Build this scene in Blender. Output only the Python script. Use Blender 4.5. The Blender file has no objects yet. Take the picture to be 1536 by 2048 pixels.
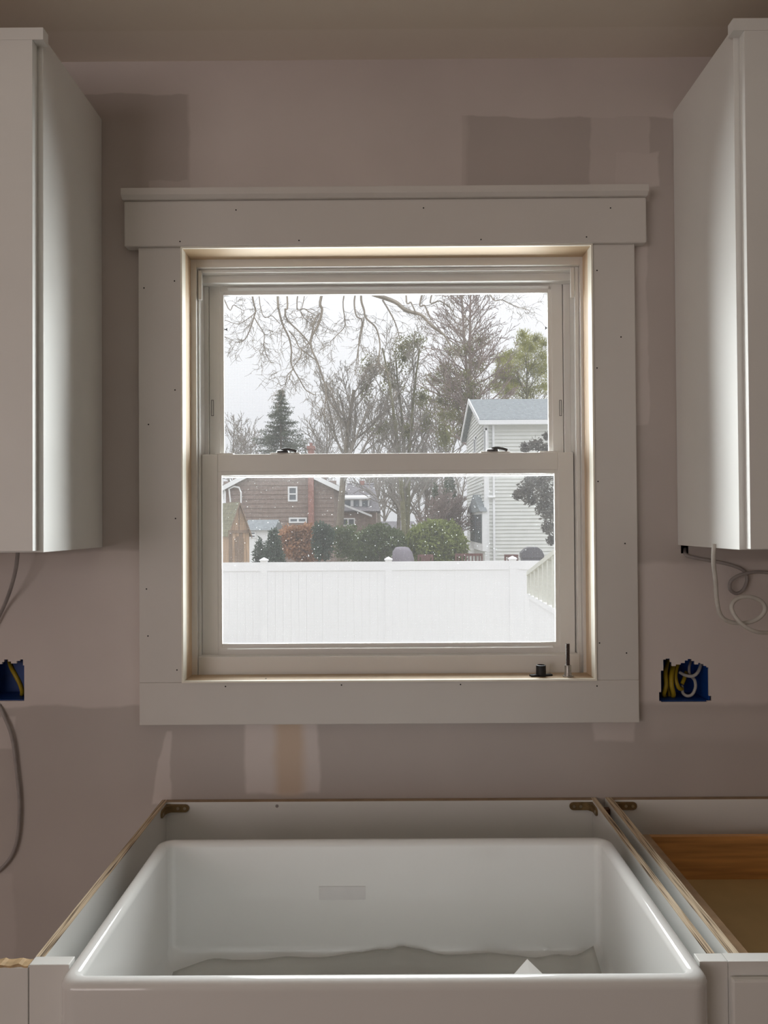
import bpy, math, random
import numpy as np
from mathutils import Vector, Matrix

random.seed(7)
RNG = np.random.default_rng(7)
S = bpy.context.scene
COL = S.collection

# ------------------------------------------------------------------ camera
F_PX, YAW, PITCH, ROLL = 1577.75, -0.0028, 0.0134, 0.0064
CAM = Vector((0.0, -1.6563, 1.452))
def _axes():
    c, s = math.cos(YAW), math.sin(YAW)
    X = Vector((c, -s, 0)); Y = Vector((s, c, 0)); Z = Vector((0, 0, 1))
    c, s = math.cos(PITCH), math.sin(PITCH)
    Y, Z = c * Y + s * Z, -s * Y + c * Z
    c, s = math.cos(ROLL), math.sin(ROLL)
    return c * X - s * Z, Y, s * X + c * Z
RIGHT, FWD, UP = _axes()
def at(px, py, y):
    """world point seen at photo pixel (px, py) on the vertical plane Y = y"""
    d = FWD * F_PX + RIGHT * (px - 768) - UP * (py - 1024)
    return CAM + d * ((y - CAM.y) / d.y)
cd = bpy.data.cameras.new('camera')
cam = bpy.data.objects.new('camera', cd); COL.objects.link(cam)
cam.matrix_world = Matrix(((RIGHT.x, UP.x, -FWD.x, CAM.x), (RIGHT.y, UP.y, -FWD.y, CAM.y),
                           (RIGHT.z, UP.z, -FWD.z, CAM.z), (0, 0, 0, 1)))
cd.sensor_fit = 'AUTO'; cd.sensor_width = 36.0
cd.lens = 36.0 * F_PX / 2048.0
cd.clip_start = 0.02; cd.clip_end = 400
S.camera = cam

# ------------------------------------------------------------------ sky, sun, lamps, exposure
w = bpy.data.worlds.new('overcast_sky'); S.world = w; w.use_nodes = True
nt = w.node_tree; nt.nodes.clear()
tc = nt.nodes.new('ShaderNodeTexCoord'); sx = nt.nodes.new('ShaderNodeSeparateXYZ')
nt.links.new(tc.outputs['Generated'], sx.inputs[0])
mx = nt.nodes.new('ShaderNodeMath'); mx.operation = 'MAXIMUM'; mx.inputs[1].default_value = 0
nt.links.new(sx.outputs['Z'], mx.inputs[0])
ma = nt.nodes.new('ShaderNodeMath'); ma.operation = 'MULTIPLY_ADD'          # standard overcast sky: zenith 3x the horizon
ma.inputs[1].default_value = 2 / 3; ma.inputs[2].default_value = 1 / 3
nt.links.new(mx.outputs[0], ma.inputs[0])
SKY = 2.6
mm = nt.nodes.new('ShaderNodeMath'); mm.operation = 'MULTIPLY'; mm.inputs[1].default_value = SKY
nt.links.new(ma.outputs[0], mm.inputs[0])
bg = nt.nodes.new('ShaderNodeBackground'); bg.inputs['Color'].default_value = (0.955, 0.972, 1.0, 1)
nt.links.new(mm.outputs[0], bg.inputs['Strength'])
wo = nt.nodes.new('ShaderNodeOutputWorld'); nt.links.new(bg.outputs[0], wo.inputs[0])

def lamp(name, kind, loc, direction, energy, color, **kw):
    l = bpy.data.lights.new(name, kind); l.energy = energy; l.color = color
    for k, v in kw.items(): setattr(l, k, v)
    o = bpy.data.objects.new(name, l); COL.objects.link(o); o.location = loc
    o.rotation_euler = Vector(direction).to_track_quat('-Z', 'Y').to_euler()
    return o
# added unseen lamp that boosts the window's daylight (in the gap between sashes and screen, facing the room)
lamp('window_daylight_boost', 'AREA', (0.004, 0.139, 1.575), (0, -1, 0), 27.0, (0.95, 1.0, 0.985),
     shape='RECTANGLE', size=0.715, size_y=0.775)
# daylight from the windows on the far side of the room, behind the camera
lamp('room_daylight', 'AREA', (-2.8, -4.3, 1.5), (0.55, 1, 0.0), 35.0, (1.0, 0.89, 0.87),
     shape='RECTANGLE', size=2.2, size_y=1.5)
S.view_settings.view_transform = 'Standard'
S.view_settings.look = 'None'
S.view_settings.exposure = 0.0
S.view_settings.gamma = 1.0
S.view_settings.use_curve_mapping = False
S.cycles.use_denoising = True
S.cycles.max_bounces = 10; S.cycles.diffuse_bounces = 6; S.cycles.transparent_max_bounces = 24
S.cycles.caustics_reflective = False; S.cycles.caustics_refractive = False

# ------------------------------------------------------------------ materials
MATS = {}
def srgb(r, g, b):
    f = lambda c: (c / 255 / 12.92) if c <= 10.3 else ((c / 255 + 0.055) / 1.055) ** 2.4
    return (f(r), f(g), f(b), 1)
def newmat(name):
    m = bpy.data.materials.new(name); m.use_nodes = True
    n = m.node_tree.nodes; l = m.node_tree.links
    return m, n, l, n['Principled BSDF']
def mat(name, rgb, rough=0.6, var=0.12, scale=40, bump=0.0, metal=0.0, stretch=(1, 1, 1), spec=0.4, trans=0.0, detail=3.0):
    """plain procedural material: base colour modulated by noise, optional relief"""
    if name in MATS: return MATS[name]
    m, n, l, b = newmat(name)
    t = n.new('ShaderNodeTexCoord'); mp = n.new('ShaderNodeMapping'); mp.inputs['Scale'].default_value = stretch
    no = n.new('ShaderNodeTexNoise'); no.inputs['Scale'].default_value = scale; no.inputs['Detail'].default_value = detail
    l.new(t.outputs['Object'], mp.inputs[0]); l.new(mp.outputs[0], no.inputs['Vector'])
    r = n.new('ShaderNodeValToRGB')
    c = Vector(rgb[:3])
    r.color_ramp.elements[0].position = 0.3; r.color_ramp.elements[1].position = 0.7
    r.color_ramp.elements[0].color = (*(c * (1 - var)), 1); r.color_ramp.elements[1].color = (*[min(1, v) for v in c * (1 + var)], 1)
    l.new(no.outputs['Fac'], r.inputs[0]); l.new(r.outputs[0], b.inputs['Base Color'])
    b.inputs['Roughness'].default_value = rough; b.inputs['Metallic'].default_value = metal
    b.inputs['Specular IOR Level'].default_value = spec
    if bump:
        bp = n.new('ShaderNodeBump'); bp.inputs['Strength'].default_value = bump; bp.inputs['Distance'].default_value = 0.001
        l.new(no.outputs['Fac'], bp.inputs['Height']); l.new(bp.outputs[0], b.inputs['Normal'])
    if trans:
        tr = n.new('ShaderNodeBsdfTranslucent'); l.new(r.outputs[0], tr.inputs['Color'])
        mxs = n.new('ShaderNodeMixShader'); mxs.inputs[0].default_value = trans
        l.new(b.outputs[0], mxs.inputs[1]); l.new(tr.outputs[0], mxs.inputs[2])
        l.new(mxs.outputs[0], n['Material Output'].inputs[0])
    MATS[name] = m
    return m

M_TRIM = mat('primed_trim', (0.66, 0.63, 0.60, 1), 0.5, 0.02, 6)
M_CAB = mat('cabinet_paint', (0.82, 0.82, 0.80, 1), 0.42, 0.015, 8)
M_VINYL = mat('window_vinyl', (0.79, 0.775, 0.75, 1), 0.38, 0.02, 5)
M_SINK = mat('fireclay_glaze', (0.80, 0.80, 0.79, 1), 0.07, 0.01, 4, spec=0.5)
M_LIP = mat('glint_vinyl', (.93, .93, .92, 1), .3, .01)  # whiter than the frame vinyl: the lips' glint is put into the colour
M_SPACER = mat('glazing_spacer', (0.10, 0.10, 0.10, 1), 0.5)
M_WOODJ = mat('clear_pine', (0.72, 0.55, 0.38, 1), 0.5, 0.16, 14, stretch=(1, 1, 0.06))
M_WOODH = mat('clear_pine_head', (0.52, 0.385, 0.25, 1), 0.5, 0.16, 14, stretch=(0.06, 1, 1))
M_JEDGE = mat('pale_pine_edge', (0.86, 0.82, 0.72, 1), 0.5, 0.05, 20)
M_DRAWER = mat('drawer_birch', (0.60, 0.30, 0.10, 1), 0.4, 0.3, 12, stretch=(0.35, 1, 6))
M_DRFLOOR = mat('drawer_floor', (0.55, 0.40, 0.19, 1), 0.5, 0.08, 10)
M_DRSIDE = mat('drawer_side_ply', (0.40, 0.26, 0.15, 1), 0.5, 0.15, 30)
M_DARK = mat('nail_dark', (0.012, 0.010, 0.010, 1), 0.6)
M_LOCK = mat('lock_grey', (0.09, 0.09, 0.095, 1), 0.35)
M_BRASS = mat('zinc_yellow', (0.25, 0.17, 0.08, 1), 0.4, 0.2, 90, metal=0.5)
M_SCREW = mat('screw_steel', (0.5, 0.42, 0.30, 1), 0.3, 0.1, 100, metal=0.9)
M_BLUE = mat('box_blue', (0.008, 0.055, 0.25, 1), 0.45)
M_YEL = mat('cable_yellow', (0.34, 0.24, 0.012, 1), 0.45)
M_WHT = mat('cable_white', (0.62, 0.60, 0.56, 1), 0.45)
M_WIRE = mat('wire_white', (0.40, 0.39, 0.37, 1), 0.5)
M_GRYC = mat('cable_grey', (0.34, 0.31, 0.30, 1), 0.5)
M_BLACK = mat('rubber_black', (0.012, 0.012, 0.014, 1), 0.5)
M_RUST = mat('thread_dark', (0.055, 0.035, 0.03, 1), 0.5, 0.4, 300)
M_STEEL = mat('sleeve_steel', (0.42, 0.40, 0.37, 1), 0.35, 0.15, 200, metal=0.8)
M_PAPER = mat('white_paper', (0.95, 0.95, 0.95, 1), 0.7, 0.01)
M_CHIP = mat('raw_wood_edge', (0.55, 0.39, 0.22, 1), 0.7, 0.25, 60, bump=0.6)
M_SHIM = mat('shim_wood', (0.10, 0.045, 0.02, 1), 0.6)
M_BWALL = mat('room_wall', (0.55, 0.50, 0.46, 1), 0.8)
M_FLOOR = mat('room_floor', (0.34, 0.27, 0.21, 1), 0.6, 0.15, 4)

def ply_mat():
    m, n, l, b = newmat('plywood_edge')
    t = n.new('ShaderNodeTexCoord')
    no = n.new('ShaderNodeTexNoise'); no.inputs['Scale'].default_value = 1.0; no.inputs['Detail'].default_value = 4
    mp = n.new('ShaderNodeMapping'); mp.inputs['Scale'].default_value = (420, 9, 120)
    l.new(t.outputs['Object'], mp.inputs[0]); l.new(mp.outputs[0], no.inputs['Vector'])
    r = n.new('ShaderNodeValToRGB')
    e = r.color_ramp.elements
    e[0].position = 0.33; e[0].color = (0.055, 0.03, 0.015, 1)
    e[1].position = 0.48; e[1].color = (0.55, 0.42, 0.28, 1)
    x = e.new(0.62); x.color = (0.72, 0.60, 0.44, 1)
    l.new(no.outputs['Fac'], r.inputs[0]); l.new(r.outputs[0], b.inputs['Base Color']); b.inputs['Roughness'].default_value = 0.7
    return m
M_PLY = ply_mat()
M_BEDGE = mat('thin_panel_edge', (.36, .26, .17, 1), .7, .12, 30)

def wall_mat():
    """drywall: grey paper face with pale joint compound patches of the shapes seen on this wall"""
    m, n, l, b = newmat('taped_drywall')
    g = n.new('ShaderNodeNewGeometry'); s = n.new('ShaderNodeSeparateXYZ')
    no = n.new('ShaderNodeTexNoise'); no.inputs['Scale'].default_value = 9; no.inputs['Detail'].default_value = 3
    l.new(g.outputs['Position'], no.inputs['Vector'])
    v = n.new('ShaderNodeVectorMath'); v.operation = 'MULTIPLY_ADD'
    v.inputs[1].default_value = (0.030, 0, 0.030)
    l.new(no.outputs['Color'], v.inputs[0])
    off = n.new('ShaderNodeVectorMath'); off.operation = 'ADD'; off.inputs[1].default_value = (-0.015, 0, -0.015)
    l.new(g.outputs['Position'], off.inputs[0]); l.new(off.outputs[0], v.inputs[2])
    l.new(v.outputs[0], s.inputs[0])
    def M(op, a, c=None):
        k = n.new('ShaderNodeMath'); k.operation = op
        for i, q in enumerate((a, c)):
            if q is None: continue
            if isinstance(q, (int, float)): k.inputs[i].default_value = q
            else: l.new(q, k.inputs[i])
        return k.outputs[0]
    def step(src, e0, e1):
        k = n.new('ShaderNodeMapRange'); k.interpolation_type = 'SMOOTHSTEP'
        k.inputs['From Min'].default_value = e0; k.inputs['From Max'].default_value = e1
        l.new(src, k.inputs['Value']); return k.outputs[0]
    def box(px0, px1, py0, py1, soft=4, amount=1.0, skew=0.0, lskew=0.0):
        a = at(px0, py1, 0); c = at(px1, py0, 0); q = soft * .5 / 950
        zz = M('ADD', s.outputs['Z'], M('MULTIPLY', s.outputs['X'], skew)) if skew else s.outputs['Z']
        xl = M('SUBTRACT', s.outputs['X'], M('MULTIPLY', M('SUBTRACT', s.outputs['Z'], a.z), lskew)) if lskew else s.outputs['X']
        r = M('MULTIPLY', step(xl, a.x - q, a.x + q), M('SUBTRACT', 1.0, step(s.outputs['X'], c.x - q, c.x + q)))
        r = M('MULTIPLY', r, step(zz, a.z - q, a.z + q))
        r = M('MULTIPLY', r, M('SUBTRACT', 1.0, step(zz, c.z - q, c.z + q)))
        return M('MULTIPLY', r, amount) if amount != 1 else r
    P = [box(-2000, 650, 60, 206, 4), box(600, 3500, 60, 232, 4, 1, 0.02),
         box(378, 922, 60, 470, 11), box(300, 390, 362, 470, 4, .55), box(885, 930, 200, 390, 14, .6),
         box(1182, 1298, 255, 470, 6, .75, -0.12), box(1230, 1318, 300, 372, 6, .9),
         box(-3000, 300, 1103, 1432, 8), box(1255, 4500, 1103, 1408, 14),
         box(1255, 1294, 480, 850, 5, .6), box(492, 636, 1400, 1588, 10, 1.25), box(303, 343, 1462, 1610, 6, 1.05, 0.0, .2),
         box(1188, 1268, 1400, 1480, 9, .9), box(-30, 30, 1432, 1500, 6, .8), box(-60, 28, 1745, 2300, 10, .35),
         box(1300, 4500, 1408, 1480, 30, .35)]
    acc = P[0]
    for p in P[1:]: acc = M('MAXIMUM', acc, p)
    mixc = n.new('ShaderNodeMix'); mixc.data_type = 'RGBA'; mixc.clamp_factor = False
    l.new(acc, mixc.inputs['Factor'])
    mixc.inputs['A'].default_value = (0.51, 0.46, 0.435, 1); mixc.inputs['B'].default_value = (0.65, 0.59, 0.565, 1)
    stain = box(552, 606, 1400, 1590, 26, .8)
    mix2 = n.new('ShaderNodeMix'); mix2.data_type = 'RGBA'
    l.new(stain, mix2.inputs['Factor']); l.new(mixc.outputs['Result'], mix2.inputs['A']); mix2.inputs['B'].default_value = (0.60, 0.46, 0.34, 1)
    f2 = n.new('ShaderNodeTexNoise'); f2.inputs['Scale'].default_value = 3.2; f2.inputs['Detail'].default_value = 6
    l.new(g.outputs['Position'], f2.inputs['Vector'])
    mr = n.new('ShaderNodeMapRange'); mr.inputs['To Min'].default_value = 0.86; mr.inputs['To Max'].default_value = 1.14
    l.new(f2.outputs['Fac'], mr.inputs['Value'])
    mul = n.new('ShaderNodeMix'); mul.data_type = 'RGBA'; mul.blend_type = 'MULTIPLY'; mul.inputs['Factor'].default_value = 1
    l.new(mix2.outputs['Result'], mul.inputs['A']); l.new(mr.outputs[0], mul.inputs['B'])
    l.new(mul.outputs['Result'], b.inputs['Base Color'])
    b.inputs['Roughness'].default_value = 0.85; b.inputs['Specular IOR Level'].default_value = 0.2
    return m
M_WALL = wall_mat()

def ceil_mat():
    m, n, l, b = newmat('ceiling_drywall')
    g = n.new('ShaderNodeNewGeometry'); s = n.new('ShaderNodeSeparateXYZ'); l.new(g.outputs['Position'], s.inputs[0])
    r = n.new('ShaderNodeMapRange'); r.interpolation_type = 'SMOOTHSTEP'
    r.inputs['From Min'].default_value = -0.108; r.inputs['From Max'].default_value = -0.098
    l.new(s.outputs['Y'], r.inputs['Value'])
    no = n.new('ShaderNodeTexNoise'); no.inputs['Scale'].default_value = 4; l.new(g.outputs['Position'], no.inputs['Vector'])
    mx_ = n.new('ShaderNodeMix'); mx_.data_type = 'RGBA'
    l.new(r.outputs[0], mx_.inputs['Factor'])
    mx_.inputs['A'].default_value = (0.76, 0.69, 0.60, 1); mx_.inputs['B'].default_value = (0.80, 0.73, 0.65, 1)
    l.new(mx_.outputs['Result'], b.inputs['Base Color']); b.inputs['Roughness'].default_value = 0.9
    return m
M_CEIL = ceil_mat()

def glass_mat(name, tint=(0.975, 0.975, 0.98, 1)):
    m, n, l, b = newmat(name); n.remove(b)
    tr = n.new('ShaderNodeBsdfTransparent'); tr.inputs[0].default_value = tint
    gl = n.new('ShaderNodeBsdfGlossy'); gl.inputs['Roughness'].default_value = 0.02
    fr = n.new('ShaderNodeFresnel'); fr.inputs[0].default_value = 1.25
    ms = n.new('ShaderNodeMixShader'); l.new(fr.outputs[0], ms.inputs[0]); l.new(tr.outputs[0], ms.inputs[1]); l.new(gl.outputs[0], ms.inputs[2])
    l.new(ms.outputs[0], n['Material Output'].inputs[0]); return m
M_GLASS = glass_mat('window_glass')

def screen_mat():
    """insect screen: 1.5 mm woven grid of pale fibreglass threads, open between"""
    m, n, l, b = newmat('insect_screen'); n.remove(b)
    g = n.new('ShaderNodeNewGeometry'); s = n.new('ShaderNodeSeparateXYZ'); l.new(g.outputs['Position'], s.inputs[0])
    def thread(ax):
        a = n.new('ShaderNodeMath'); a.operation = 'MULTIPLY'; a.inputs[1].default_value = 1 / 0.0019; l.new(s.outputs[ax], a.inputs[0])
        f = n.new('ShaderNodeMath'); f.operation = 'FRACT'; l.new(a.outputs[0], f.inputs[0])
        c = n.new('ShaderNodeMath'); c.operation = 'LESS_THAN'; c.inputs[1].default_value = 0.12; l.new(f.outputs[0], c.inputs[0])
        return c.outputs[0]
    mxm = n.new('ShaderNodeMath'); mxm.operation = 'MAXIMUM'; l.new(thread('X'), mxm.inputs[0]); l.new(thread('Z'), mxm.inputs[1])
    tr = n.new('ShaderNodeBsdfTransparent')
    tl = n.new('ShaderNodeBsdfTranslucent'); tl.inputs[0].default_value = (0.64, 0.65, 0.66, 1)
    df = n.new('ShaderNodeBsdfDiffuse'); df.inputs[0].default_value = (0.36, 0.36, 0.37, 1)
    m1 = n.new('ShaderNodeMixShader'); m1.inputs[0].default_value = 0.3; l.new(tl.outputs[0], m1.inputs[1]); l.new(df.outputs[0], m1.inputs[2])
    ms = n.new('ShaderNodeMixShader'); l.new(mxm.outputs[0], ms.inputs[0]); l.new(tr.outputs[0], ms.inputs[1]); l.new(m1.outputs[0], ms.inputs[2])
    l.new(ms.outputs[0], n['Material Output'].inputs[0]); return m
M_SCREEN = screen_mat()

def film_mat():
    m, n, l, b = newmat('plastic_film'); n.remove(b)
    tr = n.new('ShaderNodeBsdfTransparent'); tr.inputs[0].default_value = (0.93, 0.93, 0.91, 1)
    pb = n.new('ShaderNodeBsdfPrincipled'); pb.inputs['Base Color'].default_value = (0.60, 0.59, 0.56, 1); pb.inputs['Roughness'].default_value = 0.3
    ms = n.new('ShaderNodeMixShader'); ms.inputs[0].default_value = 0.55
    l.new(tr.outputs[0], ms.inputs[1]); l.new(pb.outputs[0], ms.inputs[2])
    l.new(ms.outputs[0], n['Material Output'].inputs[0]); return m
M_FILM = film_mat()

# ------------------------------------------------------------------ mesh builders
class MB:
    def __init__(s): s.v = []; s.f = []
    def add(s, vs, fs):
        o = len(s.v); s.v += [tuple(v) for v in vs]; s.f += [tuple(i + o for i in f) for f in fs]; return s
    def box(s, x0, x1, y0, y1, z0, z1):
        x0, x1 = sorted((x0, x1)); y0, y1 = sorted((y0, y1)); z0, z1 = sorted((z0, z1))
        return s.add([(x0, y0, z0), (x1, y0, z0), (x1, y1, z0), (x0, y1, z0), (x0, y0, z1), (x1, y0, z1), (x1, y1, z1), (x0, y1, z1)],
                     [(0, 3, 2, 1), (4, 5, 6, 7), (0, 1, 5, 4), (1, 2, 6, 5), (2, 3, 7, 6), (3, 0, 4, 7)])
    def prism(s, poly, vec):
        n = len(poly); v = Vector(vec); P = [Vector(p) for p in poly]
        return s.add(P + [p + v for p in P], [tuple(range(n))[::-1], tuple(range(n, 2 * n))] +
                     [(i, (i + 1) % n, n + (i + 1) % n, n + i) for i in range(n)])
    def tube(s, pts, rad, n=8, cap=True, flat=1.0):
        pts = [Vector(p) for p in pts]; k = len(pts)
        r = rad if isinstance(rad, (list, tuple)) else [rad] * k
        rings = []; t = (pts[1] - pts[0]).normalized()
        a = t.orthogonal().normalized(); prev = t
        for i, p in enumerate(pts):
            t = (pts[min(i + 1, k - 1)] - pts[max(i - 1, 0)])
            t = t.normalized() if t.length > 1e-9 else prev
            a = (a - t * a.dot(t)); a = a.normalized() if a.length > 1e-6 else t.orthogonal().normalized()
            bb = t.cross(a); prev = t
            rings += [p + (a * math.cos(2 * math.pi * j / n) + bb * math.sin(2 * math.pi * j / n) * flat) * r[i] for j in range(n)]
        fs = [(i * n + j, i * n + (j + 1) % n, (i + 1) * n + (j + 1) % n, (i + 1) * n + j) for i in range(k - 1) for j in range(n)]
        if cap: fs += [tuple(range(n))[::-1], tuple(range((k - 1) * n, k * n))]
        return s.add(rings, fs)
    def cyl(s, p0, p1, r0, r1=None, n=16): return s.tube([p0, p1], [r0, r0 if r1 is None else r1], n)
    def lathe(s, c, prof, n=20):
        """prof: (radius, z) pairs, about the vertical through c"""
        c = Vector(c); k = len(prof)
        vs = [c + Vector((r * math.cos(2 * math.pi * j / n), r * math.sin(2 * math.pi * j / n), z)) for r, z in prof for j in range(n)]
        fs = [(i * n + j, i * n + (j + 1) % n, (i + 1) * n + (j + 1) % n, (i + 1) * n + j) for i in range(k - 1) for j in range(n)]
        fs += [tuple(range(n))[::-1], tuple(range((k - 1) * n, k * n))]
        return s.add(vs, fs)
    def build(s, name, m, parent=None, smooth=False, bevel=0.0, seg=2, xf=None, kind=None):
        org = Vector((0, 0, 0))
        if parent is not None:
            q = parent
            while q is not None: org = org + Vector(q.location); q = q.parent
        vs = [Vector(v) for v in s.v]
        if xf is not None: vs = [xf @ v for v in vs]
        me = bpy.data.meshes.new(name)
        if parent is None and vs:
            lo = [min(v[i] for v in vs) for i in range(3)]; hi = [max(v[i] for v in vs) for i in range(3)]
            org = Vector(((lo[0] + hi[0]) / 2, (lo[1] + hi[1]) / 2, lo[2]))
        me.from_pydata([tuple(v - org) for v in vs], [], s.f); me.update()
        o = bpy.data.objects.new(name, me); COL.objects.link(o); me.materials.append(m)
        if parent is not None: o.parent = parent
        else: o.location = org
        if smooth:
            me.polygons.foreach_set('use_smooth', [True] * len(me.polygons))
            me.set_sharp_from_angle(angle=math.radians(38))
        if bevel:
            bm_ = o.modifiers.new('bevel', 'BEVEL'); bm_.width = bevel; bm_.segments = seg; bm_.limit_method = 'ANGLE'; bm_.angle_limit = math.radians(40)
        if kind: o['kind'] = kind
        return o
def box(x0, x1, y0, y1, z0, z1): return MB().box(x0, x1, y0, y1, z0, z1)
def tag(o, label=None, cat=None, group=None, kind=None):
    if label: o['label'] = label
    if cat: o['category'] = cat
    if group: o['group'] = group
    if kind: o['kind'] = kind
    return o
def thing(name, loc, label, cat, group=None, kind=None):
    o = bpy.data.objects.new(name, None); COL.objects.link(o); o.location = loc; o.empty_display_size = 0.05
    return tag(o, label, cat, group, kind)
def smooth_path(pts, sub=6):
    P = [Vector(p) for p in pts]; out = []
    for i in range(len(P) - 1):
        p0, p1, p2, p3 = P[max(i - 1, 0)], P[i], P[i + 1], P[min(i + 2, len(P) - 1)]
        for j in range(sub):
            t = j / sub
            out.append(0.5 * ((2 * p1) + (p2 - p0) * t + (2 * p0 - 5 * p1 + 4 * p2 - p3) * t * t + (3 * p1 - p0 - 3 * p2 + p3) * t ** 3))
    out.append(P[-1]); return out

# ------------------------------------------------------------------ room shell
CEIL = at(768, 119, 0).z
RX0, RX1, RY = -3.9, 3.2, -5.2
WT = 0.13
def pxrect(px0, px1, py0, py1, y=0.0):
    a = at(px0, py1, y); b = at(px1, py0, y); return (a.x, b.x, a.z, b.z)
OPEN = (-0.4318, 0.4396, 1.116, 2.036)            # rough opening
def hole(x0, x1, t_, b_, cx):
    return (at(x0, 1362, 0).x, at(x1, 1362, 0).x, at(cx, b_, 0).z, at(cx, t_, 0).z)
R_HOLES = [hole(x0, x1, t_, b_, 1370) for x0, x1, t_, b_ in ((1318, 1322, 1384, 1402), (1322, 1327, 1341, 1404), (1327, 1332, 1319, 1404), (1332, 1341, 1317, 1404), (1341, 1344, 1324, 1404),
    (1344, 1352, 1332, 1404), (1352, 1362, 1329, 1404), (1362, 1370, 1326, 1404), (1370, 1376, 1321, 1404), (1376, 1384, 1318, 1404), (1384, 1390, 1322, 1404), (1390, 1397, 1329, 1404),
    (1397, 1402, 1326, 1404), (1402, 1408, 1328, 1404), (1408, 1414, 1332, 1404), (1414, 1418, 1335, 1402), (1418, 1423, 1392, 1402))]
L_HOLES = [hole(x0, x1, t_, 1402, 20) for x0, x1, t_ in ((-46, 4, 1328), (4, 8, 1324), (8, 16, 1319), (16, 22, 1323), (22, 33, 1327), (33, 40, 1322), (40, 46, 1319), (46, 48.5, 1331))]
C_HOLE = [pxrect(1362, 1378, 1090, 1107)]
HOLES = [OPEN] + R_HOLES + L_HOLES + C_HOLE
def wall_with_holes(x0, x1, z0, z1, y0, y1, holes):
    xs = sorted({x0, x1, *[h[i] for h in holes for i in (0, 1)]}); zs = sorted({z0, z1, *[h[i] for h in holes for i in (2, 3)]})
    def solid(i, j):
        if not (0 <= i < len(xs) - 1 and 0 <= j < len(zs) - 1): return False
        cx, cz = (xs[i] + xs[i + 1]) / 2, (zs[j] + zs[j + 1]) / 2
        return not any(h[0] < cx < h[1] and h[2] < cz < h[3] for h in holes)
    mb = MB()
    for i in range(len(xs) - 1):
        for j in range(len(zs) - 1):
            if not solid(i, j): continue
            a, b, c, d = xs[i], xs[i + 1], zs[j], zs[j + 1]
            mb.add([(a, y0, c), (b, y0, c), (b, y0, d), (a, y0, d)], [(0, 1, 2, 3)])
            mb.add([(a, y1, c), (b, y1, c), (b, y1, d), (a, y1, d)], [(3, 2, 1, 0)])
            if not solid(i - 1, j): mb.add([(a, y0, c), (a, y1, c), (a, y1, d), (a, y0, d)], [(3, 2, 1, 0)])
            if not solid(i + 1, j): mb.add([(b, y0, c), (b, y1, c), (b, y1, d), (b, y0, d)], [(0, 1, 2, 3)])
            if not solid(i, j - 1): mb.add([(a, y0, c), (b, y0, c), (b, y1, c), (a, y1, c)], [(3, 2, 1, 0)])
            if not solid(i, j + 1): mb.add([(a, y0, d), (b, y0, d), (b, y1, d), (a, y1, d)], [(0, 1, 2, 3)])
    return mb
def struct(o, label, cat='room'):
    return tag(o, label, cat, kind='structure')
struct(wall_with_holes(RX0, RX1, 0, CEIL, 0, 0.005, HOLES).build('wall_front', M_WALL), 'unpainted taped drywall around the kitchen window', 'wall')
M_STUD = mat('outer_wall', (0.22, 0.19, 0.16, 1), 0.9)
struct(wall_with_holes(RX0, RX1, 0, CEIL, 0.10, 0.16, [OPEN]).build('wall_outer', M_STUD), 'outer layer of the window wall behind the drywall', 'wall')
struct(box(RX0 - .1, RX0, RY, .16, 0, CEIL).build('wall_left', M_BWALL), 'plain side wall left of the frame', 'wall')
struct(box(RX1, RX1 + .1, RY, .16, 0, CEIL).build('wall_right', M_BWALL), 'plain side wall right of the frame', 'wall')
struct(box(RX0, RX1, RY - .1, RY, 0, CEIL).build('wall_back', M_BWALL), 'plain wall behind the camera', 'wall')
struct(box(RX0 - .1, RX1 + .1, RY - .1, .16, CEIL, CEIL + .08).build('ceiling', M_CEIL), 'unpainted drywall ceiling above the window', 'ceiling')
struct(box(RX0 - .1, RX1 + .1, RY - .1, .16, -.12, 0).build('floor', M_FLOOR), 'kitchen subfloor under the cabinets', 'floor')

# ------------------------------------------------------------------ window casing (structure)
YC = -0.019
XI0, XI1, ZI0, ZI1 = -0.4248, 0.4326, 1.123, 2.029
XO0, XO1, ZB, ZH = -0.514, 0.5207, 1.0353, 2.124
def nails(parent, pts, y):
    for px, py in pts:
        p = at(px, py, y)
        MB().cyl((p.x, y - 0.0004, p.z), (p.x, y + 0.0012, p.z), 0.0016, n=8).build('nail_hole', M_DARK, parent)
def casing(i, mb, label, pts, y, bevel=0.0015):
    o = struct(mb.build('trim_%d' % i, M_TRIM, bevel=bevel), label, 'trim')
    nails(o, pts, y); return o
a, b = at(248, 450, -.027), at(1293, 440, -.027)
casing(1, box(a.x, b.x, -.0275, 0, ZI1, ZH), 'wide flat head casing board across the top of the window',
       [(472, 420), (847, 416), (1221, 416), (598, 481), (962, 479), (360, 483), (1173, 474)], -.0275, 0.003)
casing(2, box(XO0, XI0, YC, 0, ZI0, ZI1), 'flat side casing board left of the window',
       [(349, 562), (288, 576), (350, 780), (297, 849), (351, 1037), (293, 1178), (296, 1272), (354, 1340)], YC)
casing(3, box(XI1, XO1, YC, 0, ZI0, ZI1), 'flat side casing board right of the window',
       [(1194, 541), (1242, 674), (1194, 736), (1196, 963), (1250, 1087), (1199, 1286), (1253, 1306)], YC)
casing(4, box(XO0, XO1, YC, 0, ZB, ZI0), 'flat bottom casing board under the window',
       [(451, 1373), (683, 1370), (921, 1369), (1194, 1372)], YC)
a, b = at(241, 390, -.042), at(1298, 380, -.042)
cap = MB().prism([(a.x, 0, ZH), (a.x, -.034, ZH), (a.x, -.042, ZH + .007), (a.x, -.042, ZH + .021), (a.x, 0, ZH + .021)], (b.x - a.x, 0, 0))
struct(cap.build('trim_5', M_TRIM, bevel=.001), 'thin cap moulding on top of the head casing', 'trim')

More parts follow.
